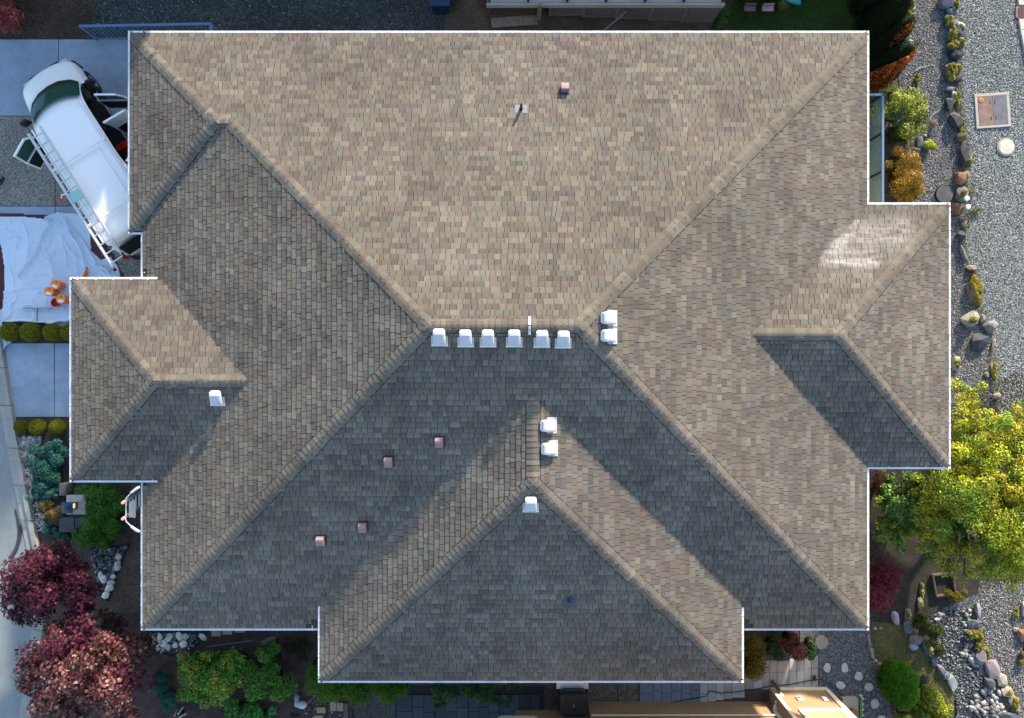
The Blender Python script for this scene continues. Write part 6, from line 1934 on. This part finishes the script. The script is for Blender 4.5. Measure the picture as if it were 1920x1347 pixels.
shrub("laceleaf_maple", "dark red laceleaf maple hugging the lower right eave", [(1648, 1085, 34, 62, 1.0, .1), (1662, 1100, 28, 40, .8, .1), (1640, 1130, 20, 26, .8, .1)], 6500, .20, LAC, "tree", k=16, frac=.4, aspect=.07, up=.3, spread=1.3)
shrub("laceleaf_maple", "dark red twiggy maple in the corner below the right wing", [(1642, 905, 12, 36, .7, .1)], 700, .13, [(.05, .010, .010, 3), (.09, .02, .02, 1)], "tree", k=26, frac=.45, aspect=.10)
shrub("sedge", "dark green sedge clump beside the dry stream stones", [(1735, 1170, 24, 22, .4, 0), (1750, 1195, 16, 22, .35, 0), (1757, 1222, 10, 12, .25, 0)], 3600, .24, [(.045, .06, .012, 3), (.07, .11, .016, 2), (.02, .027, .008, 3)], "grass", k=12, frac=.5, aspect=.06, stems=False, spread=1.4)
shrub("ground_cover", "olive moss cushion right of the timber bed frame", [(1790, 1118, 26, 16, .2, 0)], 2200, .035, [(.11, .10, .012, 3), (.07, .06, .01, 2), (.16, .15, .02, 1)], k=26, frac=.45, stems=False, mat=M_moss)
DOME = [(0.0382, 0.136, 0.0051, 3), (0.0595, 0.1785, 0.0068, 3), (0.0935, 0.221, 0.0085, 1), (0.0213, 0.0723, 0.0043, 1.5)]
o = plant("dome_shrub", "smooth bright green domed shrub beside the stepping stones", "shrub", 1684, 1278)
c = G(1684, 1280, .45)
bl_ = [(c.x - .05, c.y + .06, .50, .56, .66, .62), (c.x + .16, c.y - .24, .42, .46, .52, .52)]
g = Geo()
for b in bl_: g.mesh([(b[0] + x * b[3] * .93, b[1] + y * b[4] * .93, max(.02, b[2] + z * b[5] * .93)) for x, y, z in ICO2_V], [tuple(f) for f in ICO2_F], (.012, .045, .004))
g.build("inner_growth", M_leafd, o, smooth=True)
bl_ += [(c.x + math.cos(q) * .42 * r_, c.y + .02 + math.sin(q) * .55 * r_, .5 + .5 * (1 - r_), .24, .26, .22) for q, r_ in ((.3, .9), (1.2, .7), (2.0, .95), (2.9, .8), (3.8, .9), (4.6, .75), (5.4, .95), (.9, .3), (3.3, .35), (5.0, .4))]
leaves("foliage", bl_, 19000, .05, DOME, o, M_leafd, up=.1, shell=(.94, 1.03), spread=.55, lo=-.6, aspect=.3)
YS = [(0.288, 0.324, 0.0144, 3), (0.18, 0.24, 0.0144, 3), (0.396, 0.396, 0.024, 1.2), (0.072, 0.108, 0.0096, 2.2)]
shrub("yellow_shrub", "yellow green shrub tucked against the green domed shrub", [(1738, 1312, 36, 34, .8, .05), (1755, 1335, 34, 26, .8, .05), (1705, 1330, 36, 24, .6, .05), (1720, 1288, 16, 14, .7, .05)], 7500, .06, YS, k=13, frac=.32, pals=[YS, YS, [(.10, .14, .01, 3), (.05, .08, .008, 3)]], core=(.03, .04, .006))
shrub("blue_spruce", "small dark teal conifer tip between the dome and the yellow shrub", [(1723, 1276, 10, 12, .7, .0)], 900, .05, [(.01, .05, .045, 3), (.006, .03, .03, 2)], k=26, frac=.5, aspect=.25)
shrub("feather_shrub", "pinkish red feathery shrub in the top left corner", [(14, 22, 34, 28, 1.0, .0), (-10, 10, 30, 30, 1.1, 0)], 4200, .20, [(.42, .07, .065, 3), (.26, .045, .045, 3), (.50, .17, .15, 1), (.08, .02, .02, 1.5)], k=12, frac=.5, aspect=.09, core=(.03, .008, .008))
for (px, py, lb) in ((180, 34, "small green weed left of the railing's far end"),):
    shrub("weed_clump", lb, [(px, py, 8, 4, .15, 0)], 240, .05, [(.04, .12, .02, 1), (.02, .06, .01, 1)], k=40, frac=.6, stems=False)
shrub("iris", "purple flowers on the dark soil in front of the lattice skirt", [(1087, 46, 6, 4, .25, .0), (1100, 44, 5, 4, .25, 0), (1074, 38, 4, 3, .2, 0)], 130, .10, [(.20, .14, .60, 2), (.45, .40, .75, 1), (.03, .05, .30, 1)], "flowers", k=90, frac=.7, aspect=.7, stems=True)
shrub("weed_clump", "bright green weeds at the end of the lattice skirt", [(1352, 36, 8, 22, .4, 0), (1362, 20, 8, 14, .3, 0)], 900, .07, [(.05, .16, .02, 2), (.03, .09, .012, 2), (.12, .2, .03, .6)], k=30, frac=.5, stems=False)
shrub("weed_clump", "yellowish weed bush between the play table and teal slide", [(1462, 12, 13, 12, .35, 0)], 700, .06, [(.13, .15, .03, 2), (.06, .10, .02, 2), (.2, .16, .07, .6)], k=30, frac=.5, stems=False)


sheet("soil_bed", pp(1632, 870, 1900, 700, 1990, 700, 1990, 1090, 1880, 1095, 1800, 1125, 1742, 1155, 1700, 1172, 1632, 1166), .010, mk("tree_soil", (.032, .027, .021), .95, noises=[(2, .35), (18, .45), (60, .5)], bump=.8))
# grass and small ground growth (nobody could count it)
def blades(name, poly, n, h0, h1, w, pal, z=0, mat=None, lean=.6):
    p = pts_in(poly, n); n = len(p)
    a = RNG.uniform(0, 6.28, n); h = RNG.uniform(h0, h1, n)
    d = np.stack([np.cos(a), np.sin(a), np.zeros(n)], 1); s = np.stack([-np.sin(a), np.cos(a), np.zeros(n)], 1)
    b = np.concatenate([p, np.full((n, 1), z)], 1)
    ww = w * RNG.uniform(.6, 1.4, (n, 1))
    tip = b + d * (h * lean)[:, None] + np.array([0, 0, 1]) * h[:, None]
    V = np.stack([b - s * ww, b + s * ww, tip], 1)
    return npmesh(name, V.reshape(-1, 3), np.arange(n * 3).reshape(n, 3), pick(pal, n), mat or M_leafd, None, False, 'stuff')


blades("grass", pp(1345, -30, 1600, -30, 1625, 20, 1625, 75, 1335, 75), 26000, .03, .08, .006, [(.06, .15, .018, 3), (.04, .10, .014, 3), (.11, .15, .03, 1), (.08, .06, .025, .6)])
blades("ground_cover", MOSSY, 30000, .01, .035, .008, [(.20, .18, .055, 3), (.13, .115, .045, 3), (.22, .23, .045, 1.2), (.075, .06, .035, 2), (.32, .29, .18, 1)], .004, lean=1.2)
blades("leaf_litter", pp(1650, 980, 1745, 1000, 1745, 1150, 1690, 1165, 1650, 1165), 9000, .008, .02, .012, [(.045, .038, .03, 3), (.026, .023, .018, 3), (.10, .09, .06, .7), (.05, .065, .015, 1)], lean=1.6)
blades("leaf_litter", pp(-20, -20, 205, -20, 170, 60, 150, 73, -20, 73), 6000, .008, .02, .011, [(.06, .035, .028, 4), (.035, .025, .02, 3), (.14, .10, .08, .5), (.05, .07, .02, .7)], lean=1.6)
blades("leaf_litter", pp(300, 1310, 640, 1310, 620, 1360, 290, 1360), 5000, .006, .015, .010, [(.06, .03, .03, 3), (.03, .018, .018, 3), (.2, .15, .13, .4)], lean=1.6)
WEED = [(.16, .15, .05, 3), (.10, .11, .03, 3), (.20, .17, .10, 1.5), (.07, .06, .035, 2)]
blades("ground_cover", pp(1800, 30, 1812, 60, 1806, 110, 1804, 150, 1806, 200, 1814, 250, 1820, 300, 1816, 345, 1826, 400, 1812, 440, 1818, 500, 1838, 560, 1850, 590, 1872, 690, 1878, 745, 1858, 745, 1850, 680, 1830, 570, 1808, 500, 1798, 440, 1798, 400, 1796, 330, 1794, 250, 1786, 200, 1790, 150, 1790, 60), 5200, .015, .06, .008, WEED, .0, lean=1.1)
blades("ground_cover", pp(1822, 1135, 1842, 1180, 1856, 1225, 1880, 1262, 1904, 1300, 1912, 1347, 1880, 1347, 1866, 1290, 1842, 1250, 1826, 1215, 1812, 1160), 2600, .015, .06, .008, WEED, .0, lean=1.1)
# dry twigs
for (a, b, lb) in (((1716, 133), (1748, 122), "pale bare twig on the gravel beside the orange cypress"), ((1755, 292), (1757, 306), "short pale stick on the gravel near the dark stones"), ((1745, 222), (1762, 207), "thin dry stem lying above the dark rocks")):
    p, q = G(*a, .03), G(*b, .03); m_ = p.lerp(q, .35) + Vector((.0, .05, .01))
    g = Geo(); g.tube([p, m_, q], [.012, .012, .006], 6); tag(g.build("twig", mk("pale_twig", (.42, .38, .32), .8) if "pale_twig" not in bpy.data.materials else bpy.data.materials["pale_twig"]), lb, "twig")
